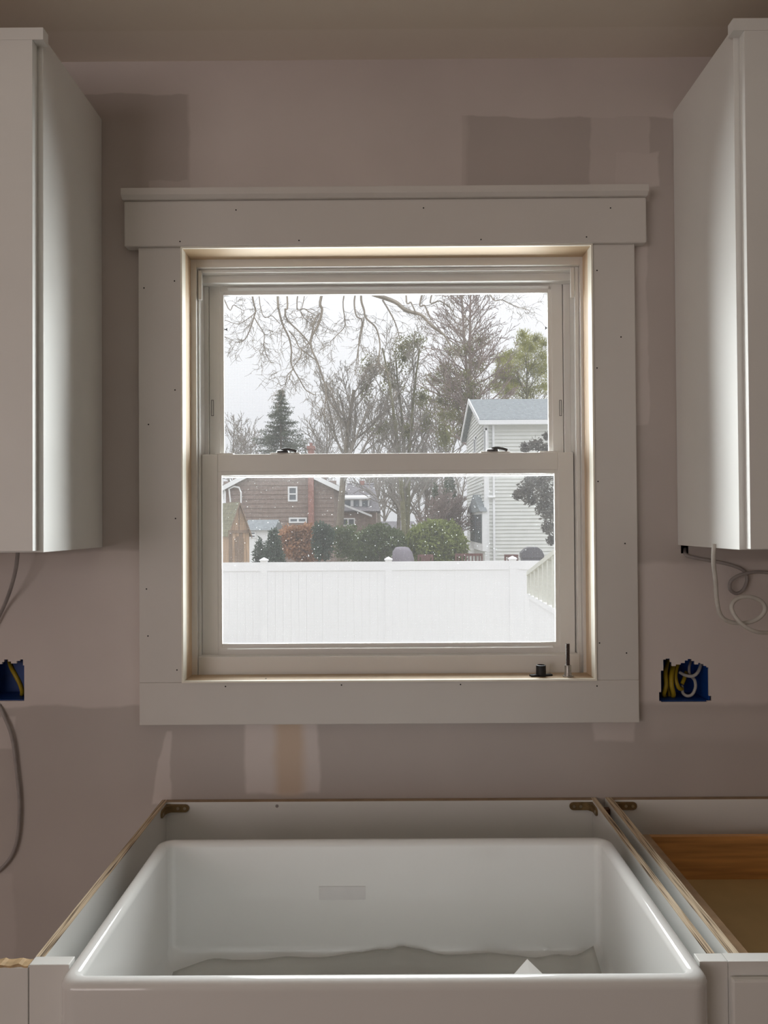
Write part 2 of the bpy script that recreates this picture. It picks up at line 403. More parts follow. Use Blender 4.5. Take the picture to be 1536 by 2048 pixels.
# jamb extensions in clear pine
JT, JB = 0.0035, 0.048
JX0, JX1, JZ0, JZ1 = XI0 + JT, XI1 - JT, ZI0 + JT, ZI1 - JT
jr = thing('trim_6', (0, 0, ZI0), 'pale pine jamb liner lining the window opening', 'trim', kind='structure')
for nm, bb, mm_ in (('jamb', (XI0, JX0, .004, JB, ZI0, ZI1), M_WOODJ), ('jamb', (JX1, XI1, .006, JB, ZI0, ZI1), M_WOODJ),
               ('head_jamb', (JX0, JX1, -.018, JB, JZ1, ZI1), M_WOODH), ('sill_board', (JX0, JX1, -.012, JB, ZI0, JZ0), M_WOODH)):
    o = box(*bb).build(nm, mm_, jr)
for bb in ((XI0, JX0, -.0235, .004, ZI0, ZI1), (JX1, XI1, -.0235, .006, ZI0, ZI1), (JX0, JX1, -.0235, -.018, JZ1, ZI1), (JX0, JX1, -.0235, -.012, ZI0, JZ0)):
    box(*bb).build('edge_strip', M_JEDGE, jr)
p = at(531, 1359, -.005)
MB().cyl((p.x, .0, JZ0), (p.x, .0, JZ0 + .0006), .002, n=8).build('nail_hole', M_DARK, jr)

# ------------------------------------------------------------------ window unit
win = thing('window_1', (0, .1, JZ0), 'white vinyl double hung window with insect screen', 'window', kind='structure')
def ring(mb, ox0, ox1, oz0, oz1, ix0, ix1, iz0, iz1, y0, y1):
    mb.box(ox0, ix0, y0, y1, oz0, oz1); mb.box(ix1, ox1, y0, y1, oz0, oz1)
    mb.box(ix0, ix1, y0, y1, iz1, oz1); mb.box(ix0, ix1, y0, y1, oz0, iz0); return mb
FX0, FX1, FZ0, FZ1 = -.4300, .4378, 1.118, 2.034
yf = JB
i0, i1 = at(392, 535, yf), at(1168, 1352, yf)
fm = ring(MB(), FX0, FX1, FZ0, FZ1, i0.x, i1.x, i1.z, i0.z, yf, .165)
fm.build('frame', M_VINYL, win, bevel=.0012)
# stepped stop inside the frame
s0, s1 = at(399, 546, .062), at(1156, 1330, .062)
ring(MB(), i0.x, i1.x, i1.z, i0.z, s0.x, s1.x, i1.z + .006, s0.z, .060, .16).build('stop', M_VINYL, win, bevel=.002)
# head band and side tracks around the upper sash
t0, t1 = at(418, 571, .098), at(1128, 905, .098)
tm = MB(); tm.box(s0.x, t1.x + .02, .080, .16, t0.z, s0.z)
tm.box(s0.x, t0.x - .003, .105, .16, i1.z + .006, t0.z); tm.box(t1.x + .003, s1.x, .105, .16, i1.z + .006, t0.z)
tm.build('track', M_VINYL, win, bevel=.001)
for sgn, X in ((1, s0.x), (-1, s1.x)):
    box(X - .0015, X + sgn * .008 - .0015, .055, .062, at(768, 598, .06).z, s0.z + .004).build('balance_clip', M_VINYL, win, bevel=.0015)
    c = at(400 if sgn > 0 else 1151, 780, .066)
# sill nose of the unit
q0, q1 = at(396, 1314, .052), at(1160, 1346, .052)
MB().prism([(q0.x, .052, q1.z - .006), (q0.x, .054, q0.z), (q0.x, .072, q0.z + .002), (q0.x, .072, q1.z - .006)], (q1.x - q0.x, 0, 0)).build('sill_nose', M_VINYL, win, bevel=.0015)
def sash(name, label, o_px, g_px, y0, y1):
    a, b = at(o_px[0], o_px[2], y0), at(o_px[1], o_px[3], y0)
    c, d = at(g_px[0], g_px[2], y0), at(g_px[1], g_px[3], y0)
    g_ = .007; gy = y0 + .0085
    s_ = ring(MB(), a.x, b.x, b.z, a.z, c.x - g_, d.x + g_, d.z - g_, c.z + g_, y0, y1).build(name, M_VINYL, win, bevel=.0016)
    s_['label'] = label
    ring(MB(), c.x - g_ - .001, d.x + g_ + .001, d.z - g_ - .001, c.z + g_ + .001, c.x + .001, d.x - .001, d.z + .001, c.z - .001, y0 + .0015, gy).build('glazing_bead', M_VINYL, s_, bevel=.001)
    box(c.x - .005, d.x + .005, gy, gy + .004, d.z - .005, c.z + .005).build('glass', M_GLASS, s_)
    ring(MB(), c.x - g_, d.x + g_, d.z - g_, c.z + g_, c.x - .0012, d.x + .0012, d.z - .0012, c.z + .0012, gy + .0045, gy + .012).build('spacer', M_SPACER, s_)
    return s_, a, b, c, d
lower, la, lb, lc, ld_ = sash('sash', 'inner sash in the bottom half with rain specked glass', (403, 1151, 909, 1318), (442, 1113, 950, 1285), .074, .102)
upper, ua, ub, uc, ud = sash('sash', 'outer sash in the top half', (418, 1128, 572, 950), (446, 1099, 589, 912), .108, .136)
# lift lips
a, b = at(455, 1297, .070), at(1106, 1294, .070)
MB().prism([(a.x, .0745, a.z - .002), (a.x, .066, a.z - .002), (a.x, .066, a.z - .0005), (a.x, .0742, a.z + .0022)], (b.x - a.x, 0, 0)).build('finger_lift', M_LIP, lower)
a, b = at(456, 579, .104), at(1097, 577, .104)
MB().prism([(a.x, .1085, a.z + .002), (a.x, .100, a.z + .002), (a.x, .100, a.z + .0005), (a.x, .1082, a.z - .0022)], (b.x - a.x, 0, 0)).build('finger_lift', M_LIP, upper)
ZT = la.z
def lock(px):
    c = at(px, 905, .088)
    r = box(c.x - .033, c.x + .033, .078, .098, ZT, ZT + .0035).build('sash_lock', M_VINYL, win, bevel=.0015)
    MB().lathe((c.x - .006, .088, ZT + .0035), [(.014, 0), (.014, .004), (.010, .006)], 16).build('lock_cam', M_LOCK, r, smooth=True)
    MB().tube(smooth_path([(c.x - .008, .082, ZT + .0095), (c.x + .004, .080, ZT + .011), (c.x + .018, .080, ZT + .0085), (c.x + .026, .080, ZT + .0055)], 4),
              .0036, 8, flat=.8).build('lever', M_LOCK, r, smooth=True)
lock(571); lock(990)
for px in (450, 1096):
    c = at(px, 905, .088)
    box(c.x - .02, c.x + .02, .078, .098, ZT, ZT + .0032).build('tilt_latch', M_VINYL, win, bevel=.001)
for px, py, sg in ((447, 659, 1), (1098, 656, -1)):
    c = at(px, py, .120)
    MB().cyl((c.x, .120, c.z), (c.x + sg * .008, .120, c.z), .0012, n=8).cyl((c.x + sg * .007, .120, c.z), (c.x + sg * .0095, .120, c.z), .0032, n=8).build('vent_stop', M_LOCK, upper)
for px in (425, 1121):
    a, b = at(px - 2.5, 800, .108), at(px + 2.5, 832, .108)
    ring(MB(), a.x, b.x, b.z, a.z, a.x + .001, b.x - .001, b.z + .001, a.z - .001, .1073, .1082).build('vent_latch', M_LOCK, upper)
# rain drops on the outside of the lower glass
rd = MB()
for k in range(430):
    x = random.uniform(lc.x + .01, ld_.x - .01); z = ld_.z + .17 + (lc.z - .01 - ld_.z - .17) * random.random() ** .8
    r = random.choice((.0003, .0004, .0005, .0007)); y = .0872
    rd.add([(x - r, y, z), (x, y, z - r), (x + r, y, z), (x, y, z + r), (x, y + r * .8, z)], [(0, 1, 4), (1, 2, 4), (2, 3, 4), (3, 0, 4), (3, 2, 1, 0)])
M_DROP = mat('rain_drop', (.9, .93, .95, 1), .1, 0, trans=.75)
rd.build('rain_drops', M_DROP, lower, kind='stuff')
# insect screen outside both sashes
sa, sb = at(440, 580, .15), at(1118, 1290, .15)
SCX0, SCX1, SCZ0, SCZ1 = t0.x - .003, t1.x + .003, i1.z + .006, t0.z
sc = ring(MB(), SCX0, SCX1, SCZ0, SCZ1, SCX0 + .008, SCX1 - .008, SCZ0 + .012, SCZ1 - .006, .146, .154).build('screen_frame', M_VINYL, win)
MB().add([(SCX0 + .007, .150, SCZ0 + .011), (SCX1 - .007, .150, SCZ0 + .011), (SCX1 - .007, .150, SCZ1 - .005), (SCX0 + .007, .150, SCZ1 - .005)], [(0, 1, 2, 3)]).build('mesh', M_SCREEN, sc)

# ------------------------------------------------------------------ upper cabinets
def upper_cabinet(side, xs, zb, zt, dep, label, door_bottom_gap):
    sg = -1 if side == 'L' else 1                       # the cabinet extends away from the window
    W = .62; xe = xs + sg * W
    r = thing('wall_cabinet', (xs + sg * W / 2, -dep / 2, zb), label, 'cabinet', 'white wall cabinets beside the window')
    t = .018
    box(xs, xs + sg * t, -dep, -.001, zb, zt).build('side_panel', M_CAB, r, bevel=.0008)
    box(xe, xe - sg * t, -dep, -.001, zb, zt).build('side_panel', M_CAB, r, bevel=.0008)
    box(xs + sg * t, xe - sg * t, -dep + .019, -.001, zb + .012, zb + .03).build('bottom_panel', M_CAB, r)
    box(xs + sg * t, xe - sg * t, -dep, -.001, zt - .018, zt).build('top_panel', M_CAB, r)
    box(xs + sg * t, xe - sg * t, -.010, -.001, zb + .03, zt - .018).build('back_panel', M_CAB, r)
    fr = MB()
    fr.box(xs + sg * t, xs + sg * .045, -dep, -dep + .018, zb, zt - .018); fr.box(xe - sg * t, xe - sg * .045, -dep, -dep + .018, zb, zt - .018)
    fr.box(xs + sg * .045, xe - sg * .045, -dep, -dep + .018, zb, zb + .012); fr.build('face_frame', M_CAB, r)
    d0, d1 = xs + sg * .0095, xe - sg * .0095; z0, z1 = zb + door_bottom_gap, zt - .0192
    yb, yd = -dep - .002, -dep - .021
    d = MB(); sw = .078 * sg
    d.box(d0, d0 + sw, yd, yb, z0, z1); d.box(d1 - sw, d1, yd, yb, z0, z1)
    d.box(d0 + sw, d1 - sw, yd, yb, z0, z0 + .062); d.box(d0 + sw, d1 - sw, yd, yb, z1 - .062, z1)
    door = d.build('door', M_CAB, r, bevel=.0004)
    box(d0 + sw, d1 - sw, yd + .010, yb - .003, z0 + .062, z1 - .062).build('door_panel', M_CAB, door)
    box(xs - sg * .009, xe + sg * .009, -dep - .021, -dep, zt - .019, zt + .002).build('top_trim', M_CAB, r)
    return r
upper_cabinet('L', -.5962, 1.4040, 2.3088, .286, 'white wall cabinet hanging left of the window', .003)
upper_cabinet('R', .6104, 1.4009, 2.3123, .290, 'white wall cabinet hanging right of the window, above the coiled cable', .002)

# ------------------------------------------------------------------ base cabinets
ZC = .876
def bracket(parent, cx, cy, sg):
    """corner brace: one leg on the back panel, one on the side panel, curved between"""
    b_ = MB(); z0, z1 = ZC - .021, ZC - .005; t = .003; zc = (z0 + z1) / 2; h = (z1 - z0) / 2
    rx = [(cx + sg * (.016 + .0), cy, z0)]
    prof = [(cx, cy, z0), (cx + sg * .040, cy, z0)] + [(cx + sg * (.040 + h * math.sin(k * math.pi / 6)), cy, zc - h * math.cos(k * math.pi / 6)) for k in range(1, 6)] + [(cx + sg * .040, cy, z1), (cx, cy, z1)]
    b_.prism(prof, (0, -t, 0))
    prof = [(cx, cy, z0), (cx, cy - .034, z0)] + [(cx, cy - .034 - h * math.sin(k * math.pi / 6), zc - h * math.cos(k * math.pi / 6)) for k in range(1, 6)] + [(cx, cy - .034, z1), (cx, cy, z1)]
    b_.prism(prof, (sg * t, 0, 0))
    arc = [(cx + sg * .022 - sg * .019 * math.sin(k * math.pi / 10), cy - .022 + .019 * math.cos(k * math.pi / 10), z0 + .001) for k in range(6)]
    b_.prism([(cx + sg * .001, cy - .001, z0 + .001)] + arc[::1], (0, 0, z1 - z0 - .002))
    o = b_.build('corner_bracket', M_BRASS, parent, smooth=True)
    for dx in (.025, .039):
        MB().cyl((cx + sg * dx, cy - t - .0012, zc), (cx + sg * dx, cy - t, zc), .0032, n=10).build('screw', M_SCREW, o)
    MB().cyl((cx + sg * t, cy - .034, zc), (cx + sg * (t + .0012), cy - .034, zc), .0032, n=10).build('screw', M_SCREW, o)

YB, YF = -.597, -.617
XL0, XL1, XR0, XR1 = -.4715, -.4600, .4230, .4335
sk = thing('sink_cabinet', (0, -.31, 0), 'white sink base cabinet with open top and plywood sides around the sink', 'cabinet')
for x0, x1 in ((XL0, XL1), (XR0, XR1)):
    box(x0, x1, YB, -.002, .1, ZC - .0015).build('side_panel', M_CAB, sk)
    box(x0, x1, YB, -.002, ZC - .0015, ZC).build('plywood_edge', M_PLY, sk)
box(XL1, XR0, -.014, -.002, .1, ZC - .0012).build('back_panel', M_CAB, sk)
box(XL1, XR0, -.014, -.002, ZC - .0012, ZC).build('plywood_edge', M_BEDGE, sk)
p = at(554, 1612, -.014)
MB().cyl((p.x, -.0146, p.z), (p.x, -.0138, p.z), .0035, n=8).build('screw_hole', M_GRYC, sk)
bracket(sk, XL1, -.014, 1); bracket(sk, XR0, -.014, -1)
box(XL1, XR0, YB, -.014, .1, .115).build('bottom_panel', M_CAB, sk)
box(XL0, -.4190, YF, YB, .1, ZC).build('stile', M_CAB, sk, bevel=.0008)
box(.4055, .4425, YF, YB, .1, ZC).build('stile', M_CAB, sk, bevel=.0008)
box(-.4190, .4055, YF, YB, .58, .62).build('rail', M_CAB, sk, bevel=.0008)
for x0, x1 in ((-.42, -.003), (.003, .40)):
    dd = MB(); z0, z1, y0, y1 = .12, .555, YF - .021, YF - .002
    dd.box(x0, x0 + .06, y0, y1, z0, z1); dd.box(x1 - .06, x1, y0, y1, z0, z1); dd.box(x0 + .06, x1 - .06, y0, y1, z0, z0 + .06); dd.box(x0 + .06, x1 - .06, y0, y1, z1 - .06, z1)
    dr = dd.build('door', M_CAB, sk, bevel=.001); box(x0 + .06, x1 - .06, y0 + .01, y1 - .003, z0 + .06, z1 - .06).build('door_panel', M_CAB, dr)
box(XL0, .4425, -.56, -.545, 0, .1).build('toe_kick', M_CAB, sk)

# filler board left of the sink cabinet with a raw, chipped top edge
fl = thing('filler_board', (-.53, YB, 0), 'white filler board with a raw chipped wood top edge left of the sink cabinet', 'board')
X0 = -.66
box(X0, XL0 - .0015, YF, YB, 0, ZC - .004).build('face', M_CAB, fl, bevel=.0006)
ch = MB(); n_ = 40
xs_ = [X0 + (XL0 - .0015 - X0) * i / n_ for i in range(n_ + 1)]
zs_ = [ZC - .0015 + random.uniform(-.0012, .0015) for _ in xs_]
yo_ = [YF + max(0, random.gauss(.001, .0012)) for _ in xs_]
ch.add([(x, yo_[i], ZC - .004) for i, x in enumerate(xs_)] + [(x, yo_[i] + .001, zs_[i]) for i, x in enumerate(xs_)] +
       [(x, YB - .001 + random.uniform(-.002, 0), zs_[i]) for i, x in enumerate(xs_)] + [(x, YB, ZC - .004) for x in xs_],
       [(r_ * (n_ + 1) + i, r_ * (n_ + 1) + i + 1, (r_ + 1) * (n_ + 1) + i + 1, (r_ + 1) * (n_ + 1) + i) for r_ in range(3) for i in range(n_)])
ch.build('raw_edge', M_CHIP, fl)

# drawer base right of the sink cabinet
rc = thing('drawer_cabinet', (.75, -.31, 0), 'white drawer base cabinet with open top showing a wooden drawer, right of the sink', 'cabinet')
DX0, DX1 = .4525, .4665; DXE = 1.06
for x0, x1 in ((DX0, DX1), (DXE - .014, DXE)):
    box(x0, x1, YB, -.002, .1, ZC - .0015).build('side_panel', M_CAB, rc)
    box(x0, x1, YB, -.002, ZC - .0015, ZC).build('plywood_edge', M_PLY, rc)
box(DX1, DXE - .014, -.014, -.002, .1, ZC - .0012).build('back_panel', M_CAB, rc)
box(DX1, DXE - .014, -.014, -.002, ZC - .0012, ZC).build('plywood_edge', M_BEDGE, rc)
bracket(rc, DX1, -.014, 1)
box(DX1, DXE - .014, YB, -.014, .1, .115).build('bottom_panel', M_CAB, rc)
box(.4430, .4430 + .04, YF, YB, .1, ZC).build('stile', M_CAB, rc)
box(DXE - .03, DXE + .01, YF, YB, .1, ZC).build('stile', M_CAB, rc, bevel=.0008)
box(.483, DXE - .03, YF, YB, ZC - .036, ZC).build('rail', M_CAB, rc)
box(.483, DXE - .03, YF, YB, .10, .13).build('rail', M_CAB, rc, bevel=.0008)
box(.4430, DXE, -.56, -.545, 0, .1).build('toe_kick', M_CAB, rc)
zd = at(1400, 1668, -.075).z; zb_ = at(1400, 1760, -.09).z
dw = box(.519, DXE - .03, -.088, -.075, zb_ - .02, zd).build('drawer', M_DRAWER, rc, bevel=.0008)
dw['label'] = 'warm brown wooden drawer box'
box(.502, .519, YB, -.075, zb_ - .02, zd).build('drawer_side', M_DRSIDE, dw, bevel=.0008)
box(DXE - .03, DXE - .016, YB, -.075, zb_ - .02, zd).build('drawer_side', M_DRAWER, dw, bevel=.0008)
box(.519, DXE - .03, YB, -.088, zb_ - .008, zb_).build('drawer_floor', M_DRFLOOR, dw)
fx, fz = at(1465, 1961, -.630).x, at(1465, 1961, -.630).z
dfb = MB().box(fx, DXE - .01, -.630, -.619, .55, fz)
df = dfb.build('drawer_front', M_CAB, dw, bevel=.003, seg=2)
box(fx, DXE - .01, -.630, -.619, .13, .54).build('drawer_front', M_CAB, rc, bevel=.003)
# shim between the two cabinets
p = at(1222, 1630, -.05)
tag(MB().prism([(.4345, -.03, .84), (.4515, -.03, .84), (.4515, -.042, .84), (.4345, -.050, .84)], (0, 0, .026)).build('shim', M_SHIM), 'dark wood shim wedged between the two base cabinets', 'shim')

# ------------------------------------------------------------------ farmhouse sink
SX0, SX1, SY0, SY1, SZ = -.418, .4045, -.664, -.207, .8785
def rrect(x0, x1, y0, y1, r, z, n=8):
    out = []
    for cx, cy, a0 in ((x1 - r, y1 - r, 0), (x0 + r, y1 - r, 90), (x0 + r, y0 + r, 180), (x1 - r, y0 + r, 270)):
        for k in range(n + 1):
            a_ = math.radians(a0 + 90 * k / n); out.append((cx + r * math.cos(a_), cy + r * math.sin(a_), z))
    return out
snk = thing('farmhouse_sink', ((SX0 + SX1) / 2, (SY0 + SY1) / 2, .62), 'glossy white farmhouse sink with apron front set in the open cabinet', 'sink')
prof = [(0.012, .62, .018), (0, .632, .026), (0, SZ - .012, .026)]
for k in range(1, 7):
    a_ = math.radians(15 * k); prof.append((.012 * (1 - math.cos(a_)), SZ - .012 + .012 * math.sin(a_), .024))
prof.append((.014, SZ, .018))
for k in range(1, 7):
    a_ = math.radians(15 * k); prof.append((.014 + .010 * math.sin(a_), SZ - .010 * (1 - math.cos(a_)), .013))
ZFL = .668
prof.append((.025, ZFL + .03, .012))
for k in range(1, 7):
    a_ = math.radians(15 * k); prof.append((.025 + .03 * (1 - math.cos(a_)), ZFL + .03 - .03 * math.sin(a_), .022))
prof.append((.20, ZFL - .004, .02))
sm = MB(); NL = 36
for ins, z, r in prof: sm.v += rrect(SX0 + ins, SX1 - ins, SY0 + ins, SY1 - ins, r, z)
for i in range(len(prof) - 1):
    for j in range(NL): sm.f.append((i * NL + j, i * NL + (j + 1) % NL, (i + 1) * NL + (j + 1) % NL, (i + 1) * NL + j))
sm.f.append(tuple(range(NL))[::-1]); sm.f.append(tuple(range((len(prof) - 1) * NL, len(prof) * NL)))
sm.build('basin', M_SINK, snk, smooth=True)
MB().lathe((-.005, -.435, ZFL - .006), [(.045, 0), (.045, .003), (.036, .0035), (.030, .002)], 24).build('drain', M_STEEL, snk, smooth=True)
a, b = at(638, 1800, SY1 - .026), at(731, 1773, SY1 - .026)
M_PATCH = mat('patch_grey', (.745, .735, .735, 1), .15, .02)
MB().box(a.x, b.x, SY1 - .0258, SY1 - .0249, a.z, b.z).build('grey_patch', M_PATCH, snk)  # thin rectangle slightly greyer than the glaze, on the inner back wall

# crumpled plastic film lying in the basin
from mathutils import noise as mnoise
fm = MB(); nx, ny = 70, 34
fx0, fx1, fy0, fy1 = SX0 + .05, SX1 - .045, SY0 + .05, SY1 - .034
for j in range(ny + 1):
    for i in range(nx + 1):
        u, v = i / nx, j / ny
        x = fx0 + (fx1 - fx0) * u; y = fy0 + (fy1 - fy0 - .05 * max(0, (.12 - u) / .12) ** 1.5 - .012 * (1 + math.sin(u * 9))) * v
        nz = mnoise.noise(Vector((x * 9, y * 9, 1.3))) * .006 + abs(mnoise.noise(Vector((x * 22 + 4, y * 16, 7)))) * .006
        e_ = min(u, 1 - u, v, 1 - v)
        lift = .010 * max(0, (v - .86) / .14) ** 1.5 * (.5 + .5 * mnoise.noise(Vector((x * 14, 3, 5)))) + (.018 * max(0, (u - .95) / .05) * max(0, (v - .8) / .2))
        fm.v.append((x, y, ZFL + .006 + max(0, .004 + nz) + lift + (.006 if e_ < .06 else 0)))
fm.f += [(j * (nx + 1) + i, j * (nx + 1) + i + 1, (j + 1) * (nx + 1) + i + 1, (j + 1) * (nx + 1) + i) for j in range(ny) for i in range(nx)]
fo = fm.build('plastic_film', M_FILM, smooth=True)
sol = fo.modifiers.new('solid', 'SOLIDIFY'); sol.thickness = .0006; sol.offset = 1
tag(fo, 'crumpled clear plastic film lying in the bottom of the sink', 'film')
a = at(1057, 1927, -.50); b = at(1030, 1946, -.50); c = at(1088, 1946, -.50)
dep_ = .0
pa = MB().prism([(a.x, -.49, a.z), (b.x - .02, -.515, b.z - .012), (a.x + .0, -.56, b.z - .035), (c.x + .02, -.53, c.z - .012)], (0, .0004, .0009))
tag(pa.build('paper_sheet', M_PAPER), 'white paper corner sticking up from the film inside the sink', 'paper')

# ------------------------------------------------------------------ sill objects
p = at(1082, 1354, .012)
cp = thing('rubber_cap', (p.x, .012, JZ0), 'black round rubber cap on a flat cross base, on the window sill', 'cap')
cpb = MB()
for ang in (12, 102):
    R_ = Matrix.Rotation(math.radians(ang), 4, 'Z')
    L_ = .024 if ang < 90 else .012
    q_ = MB().box(-L_, L_, -.006, .006, 0, .004); cpb.add([R_ @ Vector(v) + Vector((p.x, .012, JZ0)) for v in q_.v], q_.f)
cpb.build('base', M_BLACK, cp, bevel=.0008)
MB().lathe((p.x, .012, JZ0 + .004), [(.0105, 0), (.0102, .019), (.0082, .0195), (.0078, .006)], 24).build('cup', M_BLACK, cp, smooth=True)
p = at(1136, 1352, .004)
bo = thing('anchor_bolt', (p.x, .004, JZ0), 'upright dark threaded rod in a steel sleeve with washer, on the window sill', 'bolt')
MB().lathe((p.x, .004, JZ0), [(.0112, 0), (.0112, .0025), (.007, .003)], 20).build('washer', M_STEEL, bo, smooth=True)
MB().lathe((p.x, .004, JZ0 + .003), [(.0085, 0), (.0078, .004), (.0070, .006), (.0070, .021), (.005, .0215)], 18).build('sleeve', M_STEEL, bo, smooth=True)
th = []
for k in range(23):
    th += [(.0037, .024 + k * .002), (.0044, .025 + k * .002)]
MB().lathe((p.x, .004, JZ0), th, 12).build('rod', M_RUST, bo)

# ------------------------------------------------------------------ electrical boxes and cables
def ebox(px0, px1, py0, py1, label):
    x0, x1, z0, z1 = pxrect(px0, px1, py0, py1)
    o = thing('electrical_box', ((x0 + x1) / 2, .03, z0), label, 'electrical box', 'blue boxes in the wall')
    t = .0025; y0, y1 = .0062, .085
    m_ = MB(); m_.box(x0, x0 + t, y0, y1, z0, z1); m_.box(x1 - t, x1, y0, y1, z0, z1); m_.box(x0, x1, y0, y1, z0, z0 + t); m_.box(x0, x1, y0, y1, z1 - t, z1); m_.box(x0, x1, y1, y1 + t, z0, z1)
    m_.build('shell', M_BLUE, o)
    return x0, x1, z0, z1
ebox(1316, 1421, 1310, 1405, 'blue plastic electrical box with yellow and white cables, in the wall right of the window')
ebox(-50, 51, 1312, 1403.5, 'blue plastic electrical box at the left edge of the photo')
def cable(name, pts, r, m_, label, cat='cable', group=None, flat=1.0, n=10):
    o = MB().tube(smooth_path(pts, 6), r, n, flat=flat).build(name, m_, smooth=True)
    return tag(o, label, cat, group)
def W(pts): return [at(px, py, y) for px, py, y in pts]
G = 'cable ends in the blue boxes'
cable('wire', W([(1336, 1322, .06), (1331, 1345, .035), (1332, 1370, .024), (1328, 1388, .030), (1330, 1392, .045)]), .0045, M_YEL, 'leftmost yellow cable in the right hand blue box', 'wire', G)
cable('wire', W([(1345, 1325, .07), (1338, 1350, .05), (1336, 1375, .045), (1339, 1392, .05)]), .0035, M_YEL, 'dim yellow cable just behind the leftmost one in the right hand blue box', 'wire', G)
cable('wire', W([(1351, 1325, .06), (1344, 1345, .034), (1343, 1368, .024), (1347, 1388, .028), (1346, 1392, .04)]), .005, M_YEL, 'bright yellow cable second from the left in the right hand blue box', 'wire', G)
cable('wire', W([(1357, 1325, .06), (1351, 1345, .04), (1352, 1362, .032), (1358, 1376, .030), (1364, 1378, .038)]), .0045, M_YEL, 'yellow cable bending right at its foot in the right hand blue box', 'wire', G)
cable('wire', W([(1372, 1345, .06), (1369, 1356, .045), (1364, 1368, .040)]), .0042, M_YEL, 'short yellow stub behind the white loops in the right hand blue box', 'wire', G)
cable('wire', W([(1360, 1345, .045), (1372, 1351, .028), (1386, 1352, .022), (1396, 1344, .022), (1402, 1329, .035), (1404, 1318, .06)]), .0035, M_WIRE, 'white cable curving across the upper part of the right hand blue box', 'wire', G)
cable('wire', W([(1364, 1372, .045), (1366, 1386, .032), (1375, 1392, .024), (1385, 1388, .022), (1391, 1374, .022), (1389, 1360, .028), (1382, 1352, .04)]), .0033, M_WIRE, 'white cable in a round loop at the bottom of the right hand blue box', 'wire', G)
cable('wire', W([(1384, 1318, .07), (1379, 1332, .05), (1379, 1346, .045), (1385, 1352, .06)]), .003, M_GRYC, 'dim grey cable behind the white loops in the right hand blue box', 'wire', G)
cable('wire', W([(18, 1318, .07), (23, 1335, .035), (32, 1352, .024), (41, 1370, .024), (45, 1385, .03), (44, 1388, .05)]), .0048, M_YEL, 'single yellow cable in the blue box at the left edge', 'wire', G)
# left hand cables
p0 = at(36, 1106, -.05)
cable('cable', [(p0.x, -.05, 1.4035)] + W([(32, 1135, -.045), (22, 1175, -.03), (8, 1212, -.012), (-12, 1250, -.010), (-40, 1290, -.010)]), .0042, M_GRYC, 'grey cable hanging below the left wall cabinet', flat=.6)
cable('cable', W([(-22, 1395, .03), (-6, 1404, .002), (8, 1432, -.006), (24, 1475, -.007), (33, 1540, -.007), (39, 1610, -.007), (34, 1680, -.007), (16, 1722, -.007), (-20, 1752, -.007), (-70, 1765, -.007)]), .0034, M_GRYC, 'thin grey cable in a long curve down the wall at the left edge')
# right hand cables
cable('cable', [(at(1428, 1090, -.19).x, -.19, 1.4085)] + W([(1427, 1125, -.185), (1431, 1160, -.175), (1433, 1195, -.165), (1440, 1228, -.155), (1458, 1243, -.145), (1488, 1246, -.14), (1515, 1238, -.14),
      (1530, 1220, -.14), (1522, 1202, -.143), (1496, 1193, -.146), (1472, 1199, -.148), (1463, 1215, -.152), (1474, 1238, -.158), (1495, 1256, -.16), (1520, 1265, -.155), (1550, 1262, -.14), (1590, 1240, -.14)]),
      .0040, M_WHT, 'white cable hanging in a loop below the right wall cabinet', n=12)
cable('cable', W([(1370, 1098, .02), (1372, 1110, -.006), (1392, 1116, -.012), (1425, 1122, -.012), (1462, 1130, -.012), (1488, 1142, -.012), (1494, 1160, -.012), (1486, 1180, -.012), (1472, 1187, -.014), (1460, 1178, -.018),
      (1462, 1162, -.022), (1480, 1150, -.024), (1510, 1144, -.024), (1545, 1146, -.022), (1600, 1150, -.02)]), .0036, M_GRYC, 'grey cable coming out of a hole in the wall and coiling, behind the white cable', n=10)

# ================================================================== OUTSIDE
ZG = -1.08
M_LAWN = mat('winter_lawn', (.37, .35, .29, 1), .9, .35, 1.5)
M_FENCE = mat('white_vinyl_fence', (.93, .93, .94, 1), .35, .02, 3)
M_SIDING = mat('pale_siding', (.70, .71, .68, 1), .6, .05, 2)
M_ROOF = mat('grey_shingle', (.25, .275, .285, 1), .9, .18, 6, detail=6)
M_WHITE = mat('white_paintwork', (.85, .86, .87, 1), .5, .03)
M_PANE = mat('dark_pane', (.16, .18, .20, 1), .12, .2, 1)
M_BROWN = mat('brown_shingle', (.265, .205, .175, 1), .85, .16, 5, detail=5)
M_BRICK = mat('red_brick', (.33, .17, .14, 1), .85, .2, 8)
M_DKROOF = mat('dark_shingle', (.22, .21, .22, 1), .9, .2, 6)
M_PLANK = mat('cedar_plank', (.42, .29, .19, 1), .75, .22, 6, stretch=(4, 4, .4))
M_PLANK2 = mat('cedar_plank_dark', (.24, .17, .12, 1), .75, .22, 6, stretch=(4, 4, .4))
M_MOSS = mat('mossy_shingle', (.21, .20, .13, 1), .9, .25, 9)
M_BARK = mat('bark_grey', (.20, .17, .13, 1), .9, .25, 3)
M_BARKG = mat('bark_green', (.175, .165, .095, 1), .9, .3, 2)
M_TWIG = mat('twig_brown', (.245, .22, .19, 1), .9, .2, 3)
M_TWIGP = mat('twig_pink', (.29, .225, .20, 1), .9, .2, 3)
M_LIMB = mat('limb_tan', (.29, .25, .20, 1), .9, .25, 5)
M_COVER = mat('grill_cover_grey', (.22, .20, .23, 1), .6, .2, 3)
M_BENCH = mat('dark_red_wood', (.15, .075, .065, 1), .7, .2, 5)
M_GRILL = mat('grill_dark', (.11, .105, .12, 1), .4, .1, 5)
M_RAIL = mat('cream_railing', (.68, .68, .60, 1), .5, .05)
